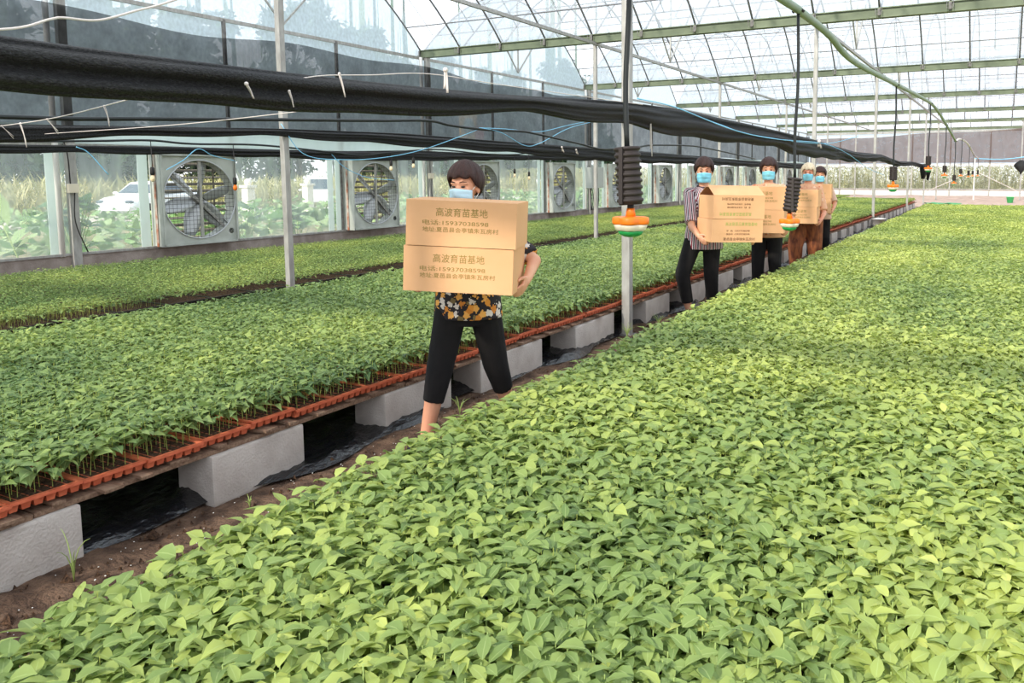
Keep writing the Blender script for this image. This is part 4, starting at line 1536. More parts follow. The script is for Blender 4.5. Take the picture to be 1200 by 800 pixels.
# ------------------------------------------------------------------ people
def remesh(mb, name, voxel, mat, parent, smooth=4):
    me = mb.mesh(name + '_src')
    o = bpy.data.objects.new(name + '_src', me)
    COL.objects.link(o)
    m = o.modifiers.new('r', 'REMESH')
    m.mode = 'VOXEL'
    m.voxel_size = voxel
    m.use_smooth_shade = True
    s = o.modifiers.new('s', 'SMOOTH')
    s.iterations = smooth
    s.factor = 0.5
    dg = bpy.context.evaluated_depsgraph_get()
    new = bpy.data.meshes.new_from_object(o.evaluated_get(dg))
    new.name = name
    bpy.data.objects.remove(o)
    bpy.data.meshes.remove(me)
    new.materials.clear()
    new.materials.append(mat)
    new.polygons.foreach_set('use_smooth', np.ones(len(new.polygons), bool))
    return put(name, new, parent)


def hand(b, w, d, nrm, side, curl=0.6, k=1.0):
    """palm and five fingers: w wrist, d pointing direction, nrm palm side, side = thumb direction"""
    w, d, nrm = Vector(w), Vector(d).normalized(), Vector(nrm)
    nrm = (nrm - d * nrm.dot(d)).normalized()
    sd = d.cross(nrm).normalized()
    if sd.dot(Vector(side)) < 0:
        sd = -sd
    M = Matrix((sd, nrm, d)).transposed()
    b.ellipsoid(w + d * 0.045 * k, (0.040 * k, 0.016 * k, 0.055 * k), M)
    b.cap(w - d * 0.02, w + d * 0.03 * k, 0.024 * k, 0.022 * k)
    for i, (off, ln) in enumerate(zip((0.030, 0.010, -0.010, -0.029), (0.068, 0.076, 0.070, 0.054))):
        p = w + d * 0.082 * k + sd * off * k
        a = 0.15
        r = 0.0085 * k
        for j, fr in enumerate((0.45, 0.31, 0.24)):
            a += curl * (0.55 + 0.25 * j)
            q = p + (d * math.cos(a) + nrm * math.sin(a)) * ln * fr * k
            b.cap(p, q, r, r * 0.9, n=10)
            p, r = q, r * 0.9
    p = w + d * 0.028 * k + sd * 0.034 * k
    v = (d * 0.75 + sd * 0.6 + nrm * 0.25).normalized()
    q = p + v * 0.034 * k
    b.cap(p, q, 0.0115 * k, 0.010 * k, n=10)
    v2 = (d * 0.95 + sd * 0.1 + nrm * 0.35).normalized()
    b.cap(q, q + v2 * 0.030 * k, 0.010 * k, 0.0085 * k, n=10)


def person(name_label, loc, rz, h, head_turn, head_nod, joints, mats, hem=0.72, leg_hem=0.25, sleeve=0.9, group='women carrying boxes', hair_style='short', voxel=0.0065, collar=False, mask='mask', wide=1.0, skin='skin'):
    """joints (local, metres; front is -Y, left is +X): elbow/wrist/hand dirs per side and knee/ankle per side"""
    k = h / 1.6
    t = thing('person', loc, name_label, 'person', group, rz=rz)
    b = MB()
    V = Vector
    sh = {s: V((0.152 * s, 0.0, 1.262)) * k for s in (-1, 1)}
    hip = {s: V((0.085 * s, 0.0, 0.83)) * k for s in (-1, 1)}
    # torso
    b.loft([(q[0] * k, q[1] * k, q[2] * k, 0, q[3] * k) for q in ((0.76, 0.10, 0.08, 0.0), (0.82, 0.155, 0.105, 0.0), (0.90, 0.15, 0.105, 0), (0.99, 0.13, 0.10, -0.005), (1.08, 0.135, 0.10, -0.005), (1.18, 0.15, 0.105, -0.01), (1.26, 0.145, 0.085, 0), (1.31, 0.09, 0.06, 0.005), (1.335, 0.05, 0.05, 0.005))])
    for s in (-1, 1):
        b.cap(V((0.09 * s, 0, 1.265)) * k, sh[s], 0.055 * k, 0.05 * k)
        el, wr = V(joints['elbow'][s]), V(joints['wrist'][s])
        b.cap(sh[s], el, 0.047 * k, 0.037 * k)
        b.cap(el, wr, 0.038 * k, 0.025 * k)
        hd = joints['hand'][s]
        hand(b, wr, hd[0], hd[1], hd[2], hd[3], k)
        kn, an = V(joints['knee'][s]), V(joints['ankle'][s])
        b.cap(hip[s], kn, 0.078 * k, 0.055 * k)
        b.cap(kn, kn.lerp(an, 0.35), 0.053 * k, 0.054 * k)
        b.cap(kn.lerp(an, 0.35), an, 0.054 * k, 0.036 * k)
        fd = V(joints['toe'][s])
        b.cap(an + V((0, 0, -0.035)) - fd * 0.03, an + V((0, 0, -0.045)) + fd * 0.09, 0.036 * k, 0.034 * k)
        b.cap(an + V((0, 0, -0.045)) + fd * 0.09, an + V((0, 0, -0.055)) + fd * 0.15, 0.036 * k, 0.022 * k)
    # head, turned on the neck
    b.cap(V((0, 0.005, 1.29)) * k, V((0, -0.01, 1.42)) * k, 0.052 * k, 0.048 * k)
    piv = V((0, 0, 1.42)) * k
    HM = Matrix.Translation(piv) @ Euler((head_nod, 0, head_turn)).to_matrix().to_4x4() @ Matrix.Translation(-piv)
    H3 = HM.to_3x3()

    def hp(x, y, z):
        return HM @ (V((x, y, z)) * k)
    hb = MB()
    hb.ellipsoid(V((0, 0.0, 1.50)) * k, (0.074 * k, 0.092 * k, 0.092 * k))
    hb.ellipsoid(V((0, -0.035, 1.450)) * k, (0.060 * k, 0.062 * k, 0.066 * k))
    hb.ellipsoid(V((0, -0.052, 1.415)) * k, (0.036 * k, 0.036 * k, 0.028 * k))
    hb.cap(V((0, -0.088, 1.482)) * k, V((0, -0.106, 1.455)) * k, 0.008 * k, 0.012 * k, n=10)
    for s in (-1, 1):
        hb.ellipsoid(V((0.012 * s, -0.100, 1.452)) * k, (0.010 * k, 0.009 * k, 0.008 * k))
        hb.ellipsoid(V((0.040 * s, -0.072, 1.455)) * k, (0.024 * k, 0.018 * k, 0.018 * k))
        hb.cap(V((0.014 * s, -0.088, 1.505)) * k, V((0.048 * s, -0.074, 1.503)) * k, 0.010 * k, 0.008 * k, n=8)
        hb.ellipsoid(V((0.077 * s, 0.008, 1.470)) * k, (0.010 * k, 0.020 * k, 0.032 * k))
    hb.ellipsoid(V((0, -0.092, 1.425)) * k, (0.022 * k, 0.010 * k, 0.007 * k))
    hb.xform(HM)
    b.v, n0 = b.v + hb.v, len(b.v)
    b.f += [tuple(i + n0 for i in f) for f in hb.f]
    b.sm += hb.sm
    remesh(b, 'body', voxel, MT[skin], t, 3)
    # plain dark slip-on shoes
    for s in (-1, 1):
        an, fd = V(joints['ankle'][s]), V(joints['toe'][s])
        zf = V((0, 0, -0.040))
        sh_b = MB().cap(an + zf - fd * 0.035, an + zf + fd * 0.08, 0.041 * k, 0.041 * k)
        sh_b.cap(an + zf + fd * 0.08, an + zf + V((0, 0, -0.008)) + fd * 0.155, 0.041 * k, 0.028 * k)
        remesh(sh_b, 'shoe', 0.008, MT['black'], t, 2)
    # eyes and brows
    for s in (-1, 1):
        MB().ellipsoid((0, 0, 0), (0.013 * k, 0.006 * k, 0.0055 * k)).xform(Matrix.Translation(hp(0.030 * s, -0.0865, 1.484)) @ H3.to_4x4() @ Matrix.Rotation(0.25 * s, 4, 'Z')).build('eye', MT['eye'], t)
        MB().tube([hp(0.014 * s, -0.0975, 1.508), hp(0.032 * s, -0.094, 1.513), hp(0.05 * s, -0.080, 1.509)], [0.0025 * k, 0.003 * k, 0.0015 * k], 6).build('eyebrow', MT['hair'], t)
    # mask with pleats and ear loops
    rows_ = []
    for i in range(11):
        v = i / 10
        row = []
        for j in range(17):
            u = j / 16 * 2 - 1
            a = u * 1.12
            bulge = math.cos(u * 1.35)
            rx = 0.077 + 0.002 * math.sin(v * 18) * bulge
            ry = 0.096 + 0.028 * math.exp(-((v - 0.22) / 0.3) ** 2) * max(0, 1 - abs(u) * 2.2) + 0.003 * math.sin(v * 18) * bulge
            z = 1.467 - 0.095 * v + 0.010 * (1 - abs(u)) * (1 - v) - 0.004 * abs(u) * (1 - 2 * v)
            sq = 1 - 0.20 * max(0, v - 0.45)
            row.append(hp(rx * math.sin(a) * sq, -0.016 - ry * math.cos(a) * sq * (1 - 0.10 * max(0, v - .6)), z))
        rows_.append(row)
    mk = MB().grid(rows_).build('face_mask', MT[mask], t)
    sm = mk.modifiers.new('thickness', 'SOLIDIFY')
    sm.thickness = 0.003
    for s in (-1, 1):
        MB().tube(smooth_path([hp(0.068 * s, -0.046, 1.466), hp(0.078 * s, -0.01, 1.488), hp(0.083 * s, 0.022, 1.475), hp(0.078 * s, 0.005, 1.440), hp(0.064 * s, -0.046, 1.392)], 5), 0.0016, 6).build('ear_loop', MT['white'], mk)
    # hair: a thick cap with a fringe, longer over the ears and nape
    g = np.random.default_rng(int(h * 1000) + len(name_label))
    rows_ = []
    na, ne = 60, 16
    for i in range(ne):
        e = i / (ne - 1)
        row = []
        for j in range(na):
            a = 2 * PI * j / na                                   # 0 = front (-Y)
            fa = abs(math.atan2(math.sin(a), math.cos(a)))
            if fa < 0.85:
                zmin = 1.535 + 0.006 * math.sin(9 * a)            # fringe line
            elif fa < 1.35:
                q = (fa - 0.85) / 0.5
                zmin = 1.531 - (0.051 if hair_style == 'short' else 0.055) * q
            else:
                q = min(1, (fa - 1.35) / 1.2)
                zmin = (1.480 - 0.050 * q) if hair_style == 'short' else (1.455 - 0.07 * q)
            zc = 1.502
            top = 0.118
            thmin = math.acos(max(-1, min(1, (zmin - zc) / top)))
            th = thmin * e
            puff = 1 + 0.035 * math.sin(13 * a + 2 * e) + 0.02 * math.sin(29 * a)
            full = 1.0 + 0.05 * math.sin(PI * e) - 0.05 * e * (fa > 1.0)
            rx, ry = 0.088 * puff * full, 0.103 * puff * full
            if e > 0.85:
                rx *= 1 - 0.4 * (e - 0.85)
                ry *= 1 - 0.4 * (e - 0.85)
            row.append(hp(rx * math.sin(th) * math.sin(a), 0.006 - ry * math.sin(th) * math.cos(a), zc + top * math.cos(th)))
        rows_.append(row)
    ho = MB().grid(rows_, True, True).build('hair', MT['hair_white' if hair_style == 'white' else 'hair'], t)
    sm = ho.modifiers.new('thickness', 'SOLIDIFY')
    sm.thickness = 0.016 * k
    sm.offset = -1
    # shirt
    c = MB()
    st = [(hem / k, 0.202, 0.150, 0.0), (0.86, 0.190, 0.142, 0), (0.98, 0.165, 0.126, -0.005), (1.10, 0.160, 0.122, -0.008), (1.20, 0.165, 0.120, -0.008), (1.27, 0.155, 0.096, 0), (1.31, 0.105, 0.074, 0.004), (1.332, 0.066, 0.064, 0.004)]
    c.loft([(q[0] * k, q[1] * k, q[2] * k, 0, q[3] * k) for q in st])
    for s in (-1, 1):
        el = V(joints['elbow'][s])
        c.cap(V((0.08 * s, 0, 1.262)) * k, sh[s], 0.060 * k, 0.060 * k)
        c.cap(sh[s], sh[s].lerp(el, sleeve), 0.061 * k, 0.062 * k, flat=(False, True))
    so = remesh(c, 'shirt', 0.009, MT[mats[0]], t, 2)
    if mats[0] == 'stripe':                                        # distance round the trunk or the sleeve, for the stripes
        co = np.array([v.co for v in so.data.vertices])
        val = np.arctan2(co[:, 0], -co[:, 1] + 0.0) * 0.15
        for s in (-1, 1):
            a0, a1 = np.array(sh[s]), np.array(V(joints['elbow'][s]))
            ax = (a1 - a0) / np.linalg.norm(a1 - a0)
            rel = co - a0
            tt = rel @ ax
            rad = rel - tt[:, None] * ax
            m = (np.linalg.norm(rad, axis=1) < 0.085) & (tt > 0.03)
            e1 = np.cross(ax, [0, 1, 0])
            e1 /= np.linalg.norm(e1)
            e2 = np.cross(ax, e1)
            val[m] = np.arctan2(rad[m] @ e1, rad[m] @ e2) * 0.065
        at = so.data.attributes.new('stripe', 'FLOAT', 'POINT')
        at.data.foreach_set('value', val.astype(np.float32))
    # trousers
    c = MB()
    st = [(0.68, 0.12, 0.10), (0.74, 0.165, 0.125), (0.82, 0.172, 0.128), (0.90, 0.158, 0.118), (0.955, 0.142, 0.112)]
    c.loft([(q[0] * k, q[1] * k, q[2] * k, 0, 0) for q in st])
    for s in (-1, 1):
        kn, an = V(joints['knee'][s]), V(joints['ankle'][s])
        c.cap(hip[s] * 1.0, kn, 0.099 * k * wide, 0.076 * k * wide)
        tt = (kn.z - leg_hem) / max(kn.z - an.z, 1e-3)
        he = kn.lerp(an, min(tt, 1.0))
        c.cap(kn, he, 0.076 * k * wide, 0.060 * k * wide, flat=(False, True))
    remesh(c, 'trousers', 0.009, MT[mats[1]], t, 2)
    if collar:
        MB().tube([V((0.062 * math.sin(a), -0.064 * math.cos(a) + 0.004, 1.335 - 0.02 * math.cos(a) * (math.cos(a) > 0))) * k for a in np.linspace(0, 2 * PI, 25)], 0.011 * k, 8, caps=False).build('collar', MT[mats[0]], t)
    return t


def carry(k, box_w, zb, y_front, spread=0.02, knee=None, ankle=None, toe=None, left_low=0.0):
    """arms wrapped round a carton stack held in front; legs given"""
    xw_ = box_w / 2
    J = dict(elbow={}, wrist={}, hand={}, knee=knee, ankle=ankle, toe=toe)
    for s in (-1, 1):
        J['elbow'][s] = (s * (xw_ + 0.045), -0.10, zb + 0.12)
        J['wrist'][s] = (s * (xw_ + 0.034), -0.30, zb + 0.035)
        J['hand'][s] = (Vector((-s * 0.35, -0.80, -0.45)), Vector((-s, 0.0, 0.25)), Vector((0, 0, 1)), 0.55)
    return J


def rot2(p, a):
    return (p[0] * math.cos(a) - p[1] * math.sin(a), p[0] * math.sin(a) + p[1] * math.cos(a))


def stride(root, th, feet):
    """world foot positions into the person's own frame"""
    out = {}
    for s, (x, y, z) in feet.items():
        lx, ly = rot2((x - root[0], y - root[1]), -th)
        out[s] = (lx, ly, z)
    return out


def build_carrier(label, root, th, h, box_c, box_th, box_zb, feet, knees, toe_dir, head_turn, mats, lines, open_top=False, flip_top=False, roll=0.0, head_nod=0.05, hair_style='short', collar=False, mask='mask', hem=0.72, leg_hem=0.25, wide=1.0, voxel=0.0065, blabel=('', ''), skin='skin', nbox=2, BH=BH):
    an = stride(root, th, feet)
    kn = stride(root, th, knees)
    td = rot2(toe_dir, -th)
    toe = {s: (td[0], td[1], 0) for s in (-1, 1)}
    k = h / 1.6
    J = carry(k, BW, box_zb, -0.3, knee=kn, ankle=an, toe=toe)
    # carry points follow the carton, wherever it is held
    bx, by = rot2((box_c[0] - root[0], box_c[1] - root[1]), -th)
    da = box_th - th
    for s in (-1, 1):
        for key, (px, py, pz) in (('elbow', (s * (BW / 2 + 0.05), 0.20, box_zb + 0.13)), ('wrist', (s * (BW / 2 + 0.032), 0.07, box_zb + 0.05))):
            q = rot2((px, py), da)
            J[key][s] = (q[0] + bx, q[1] + by, pz - s * roll * 0.25)
        dv = rot2((-s * 0.22, -0.75), da)
        J['hand'][s] = (Vector((dv[0], dv[1], -0.55)), Vector((*rot2((-s, 0.0), da), 0.1)), Vector((0, -.3, 1)), 0.55)
    person(label, (root[0], root[1], 0.0), th, h, head_turn, head_nod, J, mats, hem=hem, leg_hem=leg_hem, hair_style=hair_style, collar=collar, mask=mask, wide=wide, voxel=voxel, skin=skin)
    for i in range(nbox):
        zc = box_zb + BH / 2 + i * (BH + 0.002)
        ox = rot2((0.012 * i, 0.0), box_th)
        carton((box_c[0] + ox[0] + roll * i * BH, box_c[1] + ox[1], zc), box_th, roll, blabel[i], lines, flip=(flip_top and i == 1), open_top=(open_top and i == nbox - 1), group='cardboard boxes being carried', size=(BW, BD, BH))


R_ = math.radians
# front carrier: flowered blouse
build_carrier('woman in black flowered blouse and black cropped trousers, front of the line', (-2.67, 3.49), R_(24), 1.545, (-2.455, 3.20), R_(24), 0.915,
              {-1: (-2.78, 3.24, 0.075), 1: (-2.56, 3.74, 0.085)}, {-1: (-2.745, 3.32, 0.42), 1: (-2.575, 3.61, 0.41)}, (0.1, -0.99), R_(-14), ('floral', 'trouser'), L_BASE, roll=R_(2.6), hem=0.70, leg_hem=0.25, voxel=0.0055,
              blabel=('lower cardboard box of the two held by the front woman', 'upper cardboard box of the two held by the front woman'))
# second carrier: striped shirt
build_carrier('woman in striped maroon and white shirt, second in the line', (-2.78, 7.62), R_(28), 1.64, (-2.42, 7.38), R_(44), 0.83,
              {-1: (-2.90, 7.52, 0.09), 1: (-2.70, 7.70, 0.085)}, {-1: (-2.95, 7.46, 0.46), 1: (-2.70, 7.64, 0.46)}, (0.2, -0.97), R_(-8), ('stripe', 'trouser'), L_COOP, open_top=True, flip_top=True, roll=R_(1.5), hem=0.72, leg_hem=0.16, collar=True, mask='mask_deep',
              blabel=('lower printed cardboard box held by the woman in the striped shirt', 'upper cardboard box with raised flap held by the striped-shirt woman'), voxel=0.007)
# third carrier
build_carrier('dark-haired woman in peach flowered top, third in the line', (-2.51, 9.1), R_(8), 1.66, (-2.49, 8.76), R_(8), 0.825,
              {-1: (-2.61, 9.04, 0.085), 1: (-2.40, 9.12, 0.085)}, {-1: (-2.60, 9.02, 0.46), 1: (-2.41, 9.06, 0.46)}, (0.1, -0.99), R_(6), ('peach', 'trouser'), L_BASE, hem=0.74, leg_hem=0.14, mask='mask_deep', hair_style='bob', BH=0.26,
              blabel=('lower cardboard box held by the third woman, half hidden', 'upper cardboard box held by the third woman, half hidden'), voxel=0.008)
# fourth carrier: white hair
build_carrier('white-haired woman in loose brown trousers, fourth in the line', (-2.58, 11.5), R_(4), 1.62, (-2.62, 11.14), R_(4), 0.79,
              {-1: (-2.72, 11.4, 0.085), 1: (-2.46, 11.6, 0.085)}, {-1: (-2.72, 11.38, 0.44), 1: (-2.47, 11.52, 0.44)}, (0.1, -0.99), R_(4), ('peach', 'brown_trouser'), L_BASE, hem=0.76, leg_hem=0.14, wide=1.45, mask='mask_deep', hair_style='white', BH=0.236,
              blabel=('lower cardboard box held by the white-haired woman', 'upper cardboard box held by the white-haired woman'), voxel=0.008, skin='skin_warm')
# fifth carrier, mostly hidden
build_carrier('dark-haired woman at the back of the line behind the white-haired woman', (-2.72, 13.0), R_(8), 1.58, (-2.74, 12.62), R_(8), 0.87,
              {-1: (-2.82, 12.9, 0.085), 1: (-2.62, 13.1, 0.085)}, {-1: (-2.82, 12.9, 0.44), 1: (-2.62, 13.02, 0.44)}, (0.1, -0.99), R_(0), ('tan_cloth', 'trouser'), L_BASE, hem=0.74, leg_hem=0.14, mask='mask_deep',
              blabel=('lower cardboard box of the last carrier, mostly hidden', 'upper cardboard box of the last carrier, mostly hidden'), voxel=0.008)


# ------------------------------------------------------------------ weeds in the aisle
def weed(x, y, h, n, label, seed):
    g = np.random.default_rng(seed)
    b = MB()
    for i in range(n):
        a = g.uniform(0, 2 * PI)
        l = h * g.uniform(0.6, 1.0)
        lean = g.uniform(0.15, 0.6)
        pts = [(x, y, 0.02)] + [(x + math.cos(a) * lean * l * t * t, y + math.sin(a) * lean * l * t * t, 0.02 + l * t * (1 - 0.25 * t * t)) for t in (0.3, 0.6, 0.85, 1.0)]
        b.tube(pts, [0.002, 0.0022, 0.0018, 0.0012, 0.0005], 5)
    o = b.build('grass_weed', MT['stem'])
    return tag(o, label, 'weed')


weed(-2.98, 1.53, 0.26, 4, 'thin pale grass sprig beside the nearest concrete block', 1)
weed(-2.95, 3.75, 0.16, 6, 'grass tuft on the soil behind the front woman', 2)
weed(-2.98, 6.2, 0.2, 14, 'green weed tuft at the foot of the nearest aisle post', 3)
weed(-2.95, 6.85, 0.16, 12, 'low weed right of the nearest aisle post', 4)
weed(-2.95, 2.25, 0.07, 8, 'tiny green weed on the soil below the plastic sheet edge', 5)


# ------------------------------------------------------------------ outside
def leaf_blades(n, xr, yr, zr, lr, wr, tr, seed, upright=0.9):
    g = np.random.default_rng(seed)
    x, y, z = g.uniform(*xr, n), g.uniform(*yr, n), g.uniform(*zr, n)
    return leaf_arrays(T_MID, np.stack([x, y, z], -1), g.uniform(0, 2 * PI, n), g.uniform(upright - .35, upright + .35, n), g.uniform(0.3, 1.6, n), g.uniform(*lr, n), g.uniform(*wr, n), np.full(n, 0.2), g.normal(0, .2, n), g.uniform(*tr, n))


def broad_leaves(n, xr, yr, zf, sr, tr, seed):
    g = np.random.default_rng(seed)
    x, y = g.uniform(*xr, n), g.uniform(*yr, n)
    z = zf(x, y) + g.normal(0, 0.07, n)
    s = g.uniform(*sr, n)
    return leaf_arrays(T_HI, np.stack([x, y, z], -1), g.uniform(0, 2 * PI, n), np.radians(g.uniform(-5, 45, n)), np.radians(g.uniform(10, 70, n)), s, s * g.uniform(0.9, 1.15, n), np.radians(g.uniform(0, 20, n)), g.normal(0, .35, n), g.uniform(*tr, n))


o = put('squash_vines', tri_mesh('squash_vines', [broad_leaves(9000, (-24, -12.8), (-2, 54), lambda x, y: 0.05 + 0.28 * np.sin(x * 1.3) * np.sin(y * 0.9) ** 2 + 0.25, (0.14, 0.28), (0.2, 1.0), 21)], MT['squash']))
tag(o, 'pale green squash vines covering the field outside the fan wall', 'vines', kind='stuff')
o = put('tall_grass', tri_mesh('tall_grass', [leaf_blades(15000, (-46, -35.5), (5, 56), (-0.3, 0.8), (0.6, 1.3), (0.03, 0.08), (0.2, 1.0), 22, 1.15)], MT['corn']))
tag(o, 'tan and green tall crop strip beyond the road', 'crop', kind='stuff')
g = np.random.default_rng(23)
stalk = []
n = 2600
xs, ys_ = g.uniform(-40, 16, n), 57 + 13 * g.random(n) ** 1.5
parts = [leaf_arrays(T_MID, np.stack([xs, ys_, np.full(n, -0.1)], -1), g.uniform(0, 6, n), np.full(n, 1.5), np.full(n, .1), g.uniform(1.7, 2.3, n), np.full(n, .05), np.full(n, .3), np.zeros(n), g.uniform(.5, 1, n))]
for q in range(7):
    parts.append(leaf_arrays(T_MID, np.stack([xs, ys_, 0.25 + 0.25 * q + g.uniform(-.1, .1, n)], -1), g.uniform(0, 6.3, n), g.uniform(.6, 1.3, n), g.uniform(1.2, 2.6, n), g.uniform(.5, .9, n), g.uniform(.05, .09, n), np.full(n, .25), g.normal(0, .2, n), g.uniform(0, 1, n)))
o = put('corn_field', tri_mesh('corn_field', parts, MT['corn']))
tag(o, 'yellowing corn field beyond the far end wall', 'crop', kind='stuff')


def squash_plant(x, y, h, nl, label, seed):
    g = np.random.default_rng(seed)
    t = thing('squash_plant', (x, y, -0.3), label, 'plant')
    B = []
    st = MB()
    for i in range(nl):
        a = g.uniform(0, 2 * PI)
        r = g.uniform(0.05, 0.4)
        z = h * g.uniform(0.45, 1.0) + 0.3
        p = (abs(r * math.cos(a)) * -0.6 + 0.1 * math.cos(a), r * math.sin(a) * 1.3, z)
        B.append(p)
        st.tube([(0, 0, 0), (p[0] * .4, p[1] * .4, z * .6), p], [0.012, 0.009, 0.006], 6)
    n = nl
    st.build('stem', MT['stem'], t)
    me = tri_mesh('leaves', [leaf_arrays(T_HI, np.array(B), g.uniform(0, 2 * PI, n), np.radians(g.uniform(0, 40, n)), np.radians(g.uniform(20, 70, n)), g.uniform(.22, .36, n), g.uniform(.24, .36, n), np.radians(g.uniform(0, 18, n)), g.normal(0, .3, n), g.uniform(0, .35, n))], MT['squash'])
    put('leaves', me, t)
    return t


squash_plant(-13.3, 7.2, 1.10, 26, 'dark broad-leaved squash plant outside, left of the first fan', 31)
squash_plant(-13.2, 4.6, 0.75, 18, 'dark squash plant outside the pane at the left edge', 32)
squash_plant(-13.3, 10.3, 0.95, 20, 'dark squash plant outside, right of the first fan', 33)
squash_plant(-13.3, 11.6, 0.8, 18, 'squash plant outside, left of the second fan', 34)
squash_plant(-13.3, 23.6, 0.8, 16, 'dark squash plant outside behind the control box', 35)
squash_plant(-13.3, 26.6, 0.7, 16, 'low squash plant outside beyond the control box', 36)


def tree(x, y, h, cr, label, seed):
    g = np.random.default_rng(seed)
    t = thing('tree', (x, y, -0.35), label, 'tree', 'trees beyond the road')
    b = MB().tube(smooth_path([(0, 0, 0), (0.1, 0.1, h * .35), (-.1, 0.05, h * .6), (0.05, 0, h * .9)], 4), [0.26 - 0.018 * i for i in range(13)], 8)
    for i in range(8):
        a, z0 = g.uniform(0, 6.28), h * g.uniform(.3, .75)
        l = cr * g.uniform(.6, 1.0)
        b.tube([(0, 0, z0), (l * .5 * math.cos(a), l * .5 * math.sin(a), z0 + l * .5), (l * math.cos(a), l * math.sin(a), z0 + l * .9)], [.09, .06, .02], 6)
    b.build('trunk', MT['bark'], t)
    n = 5200
    cl = g.integers(0, 26, n)
    cr_, ca_ = cr * .75 * np.sqrt(g.random(26)), g.uniform(0, 6.28, 26)
    cc = np.stack([cr_ * np.cos(ca_), cr_ * np.sin(ca_), h * (.08 + .88 * g.random(26))], -1)
    P = cc[cl] + np.clip(g.normal(0, cr * .17, (n, 3)), -cr * .3, cr * .3)
    me = tri_mesh('crown', [leaf_arrays(T_LOW, P, g.uniform(0, 6.3, n), g.uniform(-.6, .8, n), g.uniform(0, 1, n), g.uniform(.35, .75, n), g.uniform(.3, .55, n), np.full(n, .2), g.normal(0, .5, n), g.uniform(0, 1, n))], MT['tree'])
    put('crown', me, t)


for k in range(15):
    tree(-50 + rng.normal(0, 1.0), 4 + 6.6 * k + rng.normal(0, .3), rng.uniform(12, 16), rng.uniform(2.9, 3.2), 'hazy green roadside tree seen through the plastic, %s along the row' % nth(k), 60 + k)
for k in range(12):
    tree(-62 + rng.normal(0, 1), 10 + 8.8 * k + rng.normal(0, .3), rng.uniform(11, 14), rng.uniform(3.8, 4.2), 'hazy tree in the rear row behind the roadside trees, %s along the row' % nth(k), 90 + k)
t = thing('stand_in_leaf', (-12.62, 6.15, -0.3), 'added pale green leaf outside the pane standing in for a green blur', 'plant')  # leaf added to stand in for a soft green blur at the left edge
MB().tube([(0, 0, 0), (0.02, -0.1, 0.6), (0.0, -0.25, 1.1)], [0.014, 0.011, 0.008], 8).build('stem', MT['stem'], t)
put('leaf_blade', tri_mesh('leaf_blade', [leaf_arrays(T_HI, np.array([[0.02, -0.2, 1.08], [0.0, -0.15, 0.8]]), np.array([4.72, 1.6]), np.array([1.5, 1.2]), np.array([0.75, 1.4]), np.array([0.85, 0.5]), np.array([0.40, 0.26]), np.array([0.15, 0.15]), np.array([0.0, 0.1]), np.array([0.75, 0.7]))], MT['squash']), t)


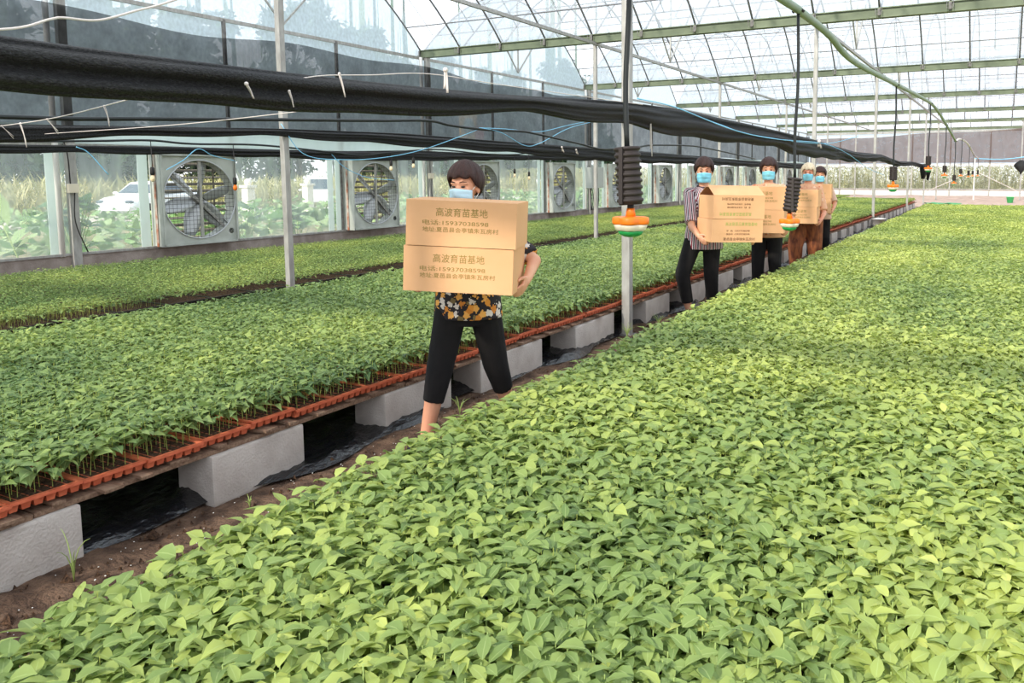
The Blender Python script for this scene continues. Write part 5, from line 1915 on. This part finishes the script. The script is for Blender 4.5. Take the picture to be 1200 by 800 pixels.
# cars on the road
def vehicle(name, loc, rz, label, kind):
    t = thing(name, loc, label, 'car', rz=rz)
    # profile stations along X (front at -X): x, z_low, z_belt, half width
    if kind == 'car':
        L_, belt, roof = 4.5, 0.95, 1.5
        body = [(-2.25, .38, .62, .70), (-2.15, .28, .74, .80), (-1.7, .24, .86, .87), (-0.9, .22, .95, .90), (0, .22, .97, .91), (1.2, .22, 1.0, .90), (1.9, .26, 1.0, .87), (2.2, .34, .92, .78)]
        cab = [(-1.05, .95, .78), (-0.35, 1.44, .64), (0.3, 1.50, .64), (1.2, 1.45, .62), (1.95, 1.0, .74)]
    else:
        L_, belt, roof = 3.9, 1.0, 1.85
        body = [(-1.95, .36, .85, .68), (-1.85, .28, .95, .74), (-1.3, .25, 1.02, .78), (0, .24, 1.05, .78), (1.3, .25, 1.05, .78), (1.9, .30, 1.05, .75), (1.95, .36, 1.0, .74)]
        cab = [(-1.6, 1.0, .72), (-0.95, 1.75, .62), (0, 1.86, .64), (1.5, 1.84, .64), (1.9, 1.03, .71)]
    rows_ = []
    for x, zl, zb, w in body:
        rows_.append([(x, -w * .9, zl), (x, -w, zl + .15), (x, -w, zb - .12), (x, -w * .9, zb), (x, w * .9, zb), (x, w, zb - .12), (x, w, zl + .15), (x, w * .9, zl)])
    b = MB().grid(rows_, True, True)
    b.f.append(tuple(range(8)))
    b.f.append(tuple(len(b.v) - 8 + i for i in range(8)))
    b.sm += [False, False]
    b.build('body', MT['car_paint'], t)
    c = MB()
    xs_ = [q[0] for q in cab]
    rows_ = []
    for x, z, w in cab:
        base = belt - 0.02
        rows_.append([(x, -w - .10, base), (x, -w, z), (x, w, z), (x, w + .10, base)])
    c.grid(rows_, False)
    c.build('cabin', MT['car_paint'], t)
    gl = MB()
    for s in (-1, 1):
        pts = []
        for x, z, w in cab[1:-1]:
            pts.append((x, s * (w + .025), z - .10))
        lo_ = [(cab[0][0] + .45, s * (cab[0][2] + .10), belt + .06), (cab[-1][0] - .35, s * (cab[-1][2] + .05), belt + .06)]
        poly = [lo_[0]] + pts + [lo_[1]]
        gl.add(poly, [tuple(range(len(poly)))])
    (x0, z0, w0), (x1, z1, w1) = cab[0], cab[1]
    gl.add([(x0 + .10 - .03, -w0 * .92, z0 + .08), (x1 - .08 - .03, -w1 * .92, z1 - .07), (x1 - .08 - .03, w1 * .92, z1 - .07), (x0 + .10 - .03, w0 * .92, z0 + .08)], [(0, 1, 2, 3)])
    (x0, z0, w0), (x1, z1, w1) = cab[-1], cab[-2]
    gl.add([(x0 - .05 + .04, -w0 * .9, z0 + .1), (x1 + .04 + .04, -w1 * .9, z1 - .1), (x1 + .08, w1 * .9, z1 - .1), (x0 - .01, w0 * .9, z0 + .1)], [(0, 1, 2, 3)])
    gl.build('window', MT['car_glass'], t)
    for s in (-1, 1):
        for x in (-L_ * .31, L_ * .31):
            Mw = Matrix.Translation((x, s * .80, .32)) @ Matrix.Rotation(PI / 2, 4, 'X')
            MB().lathe([(0.0, -.1), (.2, -.1), (.31, -.09), (.33, -.05), (.33, .05), (.31, .09), (.2, .1), (0.0, .1)], 24, Mw).build('wheel', MT['tyre'], t)
        MB().ellipsoid((-L_ / 2 + .12, s * .6, .70), (.12, .18, .08)).build('head_lamp', MT['car_glass'], t)
        MB().box((L_ / 2 - .02, s * .62, .85), (.06, .2, .22)).build('tail_lamp', MT['lamp_red'], t)
        MB().ellipsoid((-.75, s * 1.0, 1.02), (.07, .12, .07)).build('side_mirror', MT['car_paint'], t)
    return t


vehicle('car', (-31.6, 20.2, -0.27), R_(112), 'white car on the road outside, left of the first fan', 'car')
vehicle('van', (-34.3, 31.4, -0.27), R_(-40), 'small white van parked outside between the first two fans', 'van').scale = (0.86, 0.86, 0.86)


def pillar(x, y, h, label):
    t = thing('gate_pillar', (x, y, -0.32), label, 'pillar')
    MB().box((0, 0, h / 2), (0.34, 0.34, h)).build('shaft', MT['stone'], t, bevel=0.01)
    MB().box((0, 0, h), (0.46, 0.46, 0.1)).build('cap', MT['stone'], t, bevel=0.015)
    MB().ellipsoid((0, 0, h + 0.16), (0.14, 0.14, 0.14)).build('finial', MT['stone'], t)


pillar(-26.2, 20.6, 1.35, 'white stone gate pillar outside, right of the first fan')
pillar(-28.0, 25.1, 1.35, 'white stone gate pillar outside beside the parked van')
t = thing('roadside_sign', (-30, 39.5, -0.35), 'faded yellow and red sign seen through the dark net', 'sign')
MB().tube([(0, 0, 0), (0, 0, 4.4)], 0.06, 8).build('pole', MT['steel'], t)
MB().box((0.08, 0, 5.0), (0.06, 1.7, 2.4)).build('board', MT['sign_yellow'], t, bevel=0.02)
MB().lathe([(0, 0), (.55, 0), (.55, .03), (0, .03)], 20, Matrix.Translation((0.11, 0.0, 4.75)) @ Matrix.Rotation(PI / 2, 4, 'Y')).build('disc', MT['sign_blue'], t)
MB().box((0.1, 1.1, 4.4), (0.05, 0.9, 0.9)).build('side_panel', MT['sign_red'], t, bevel=0.02)
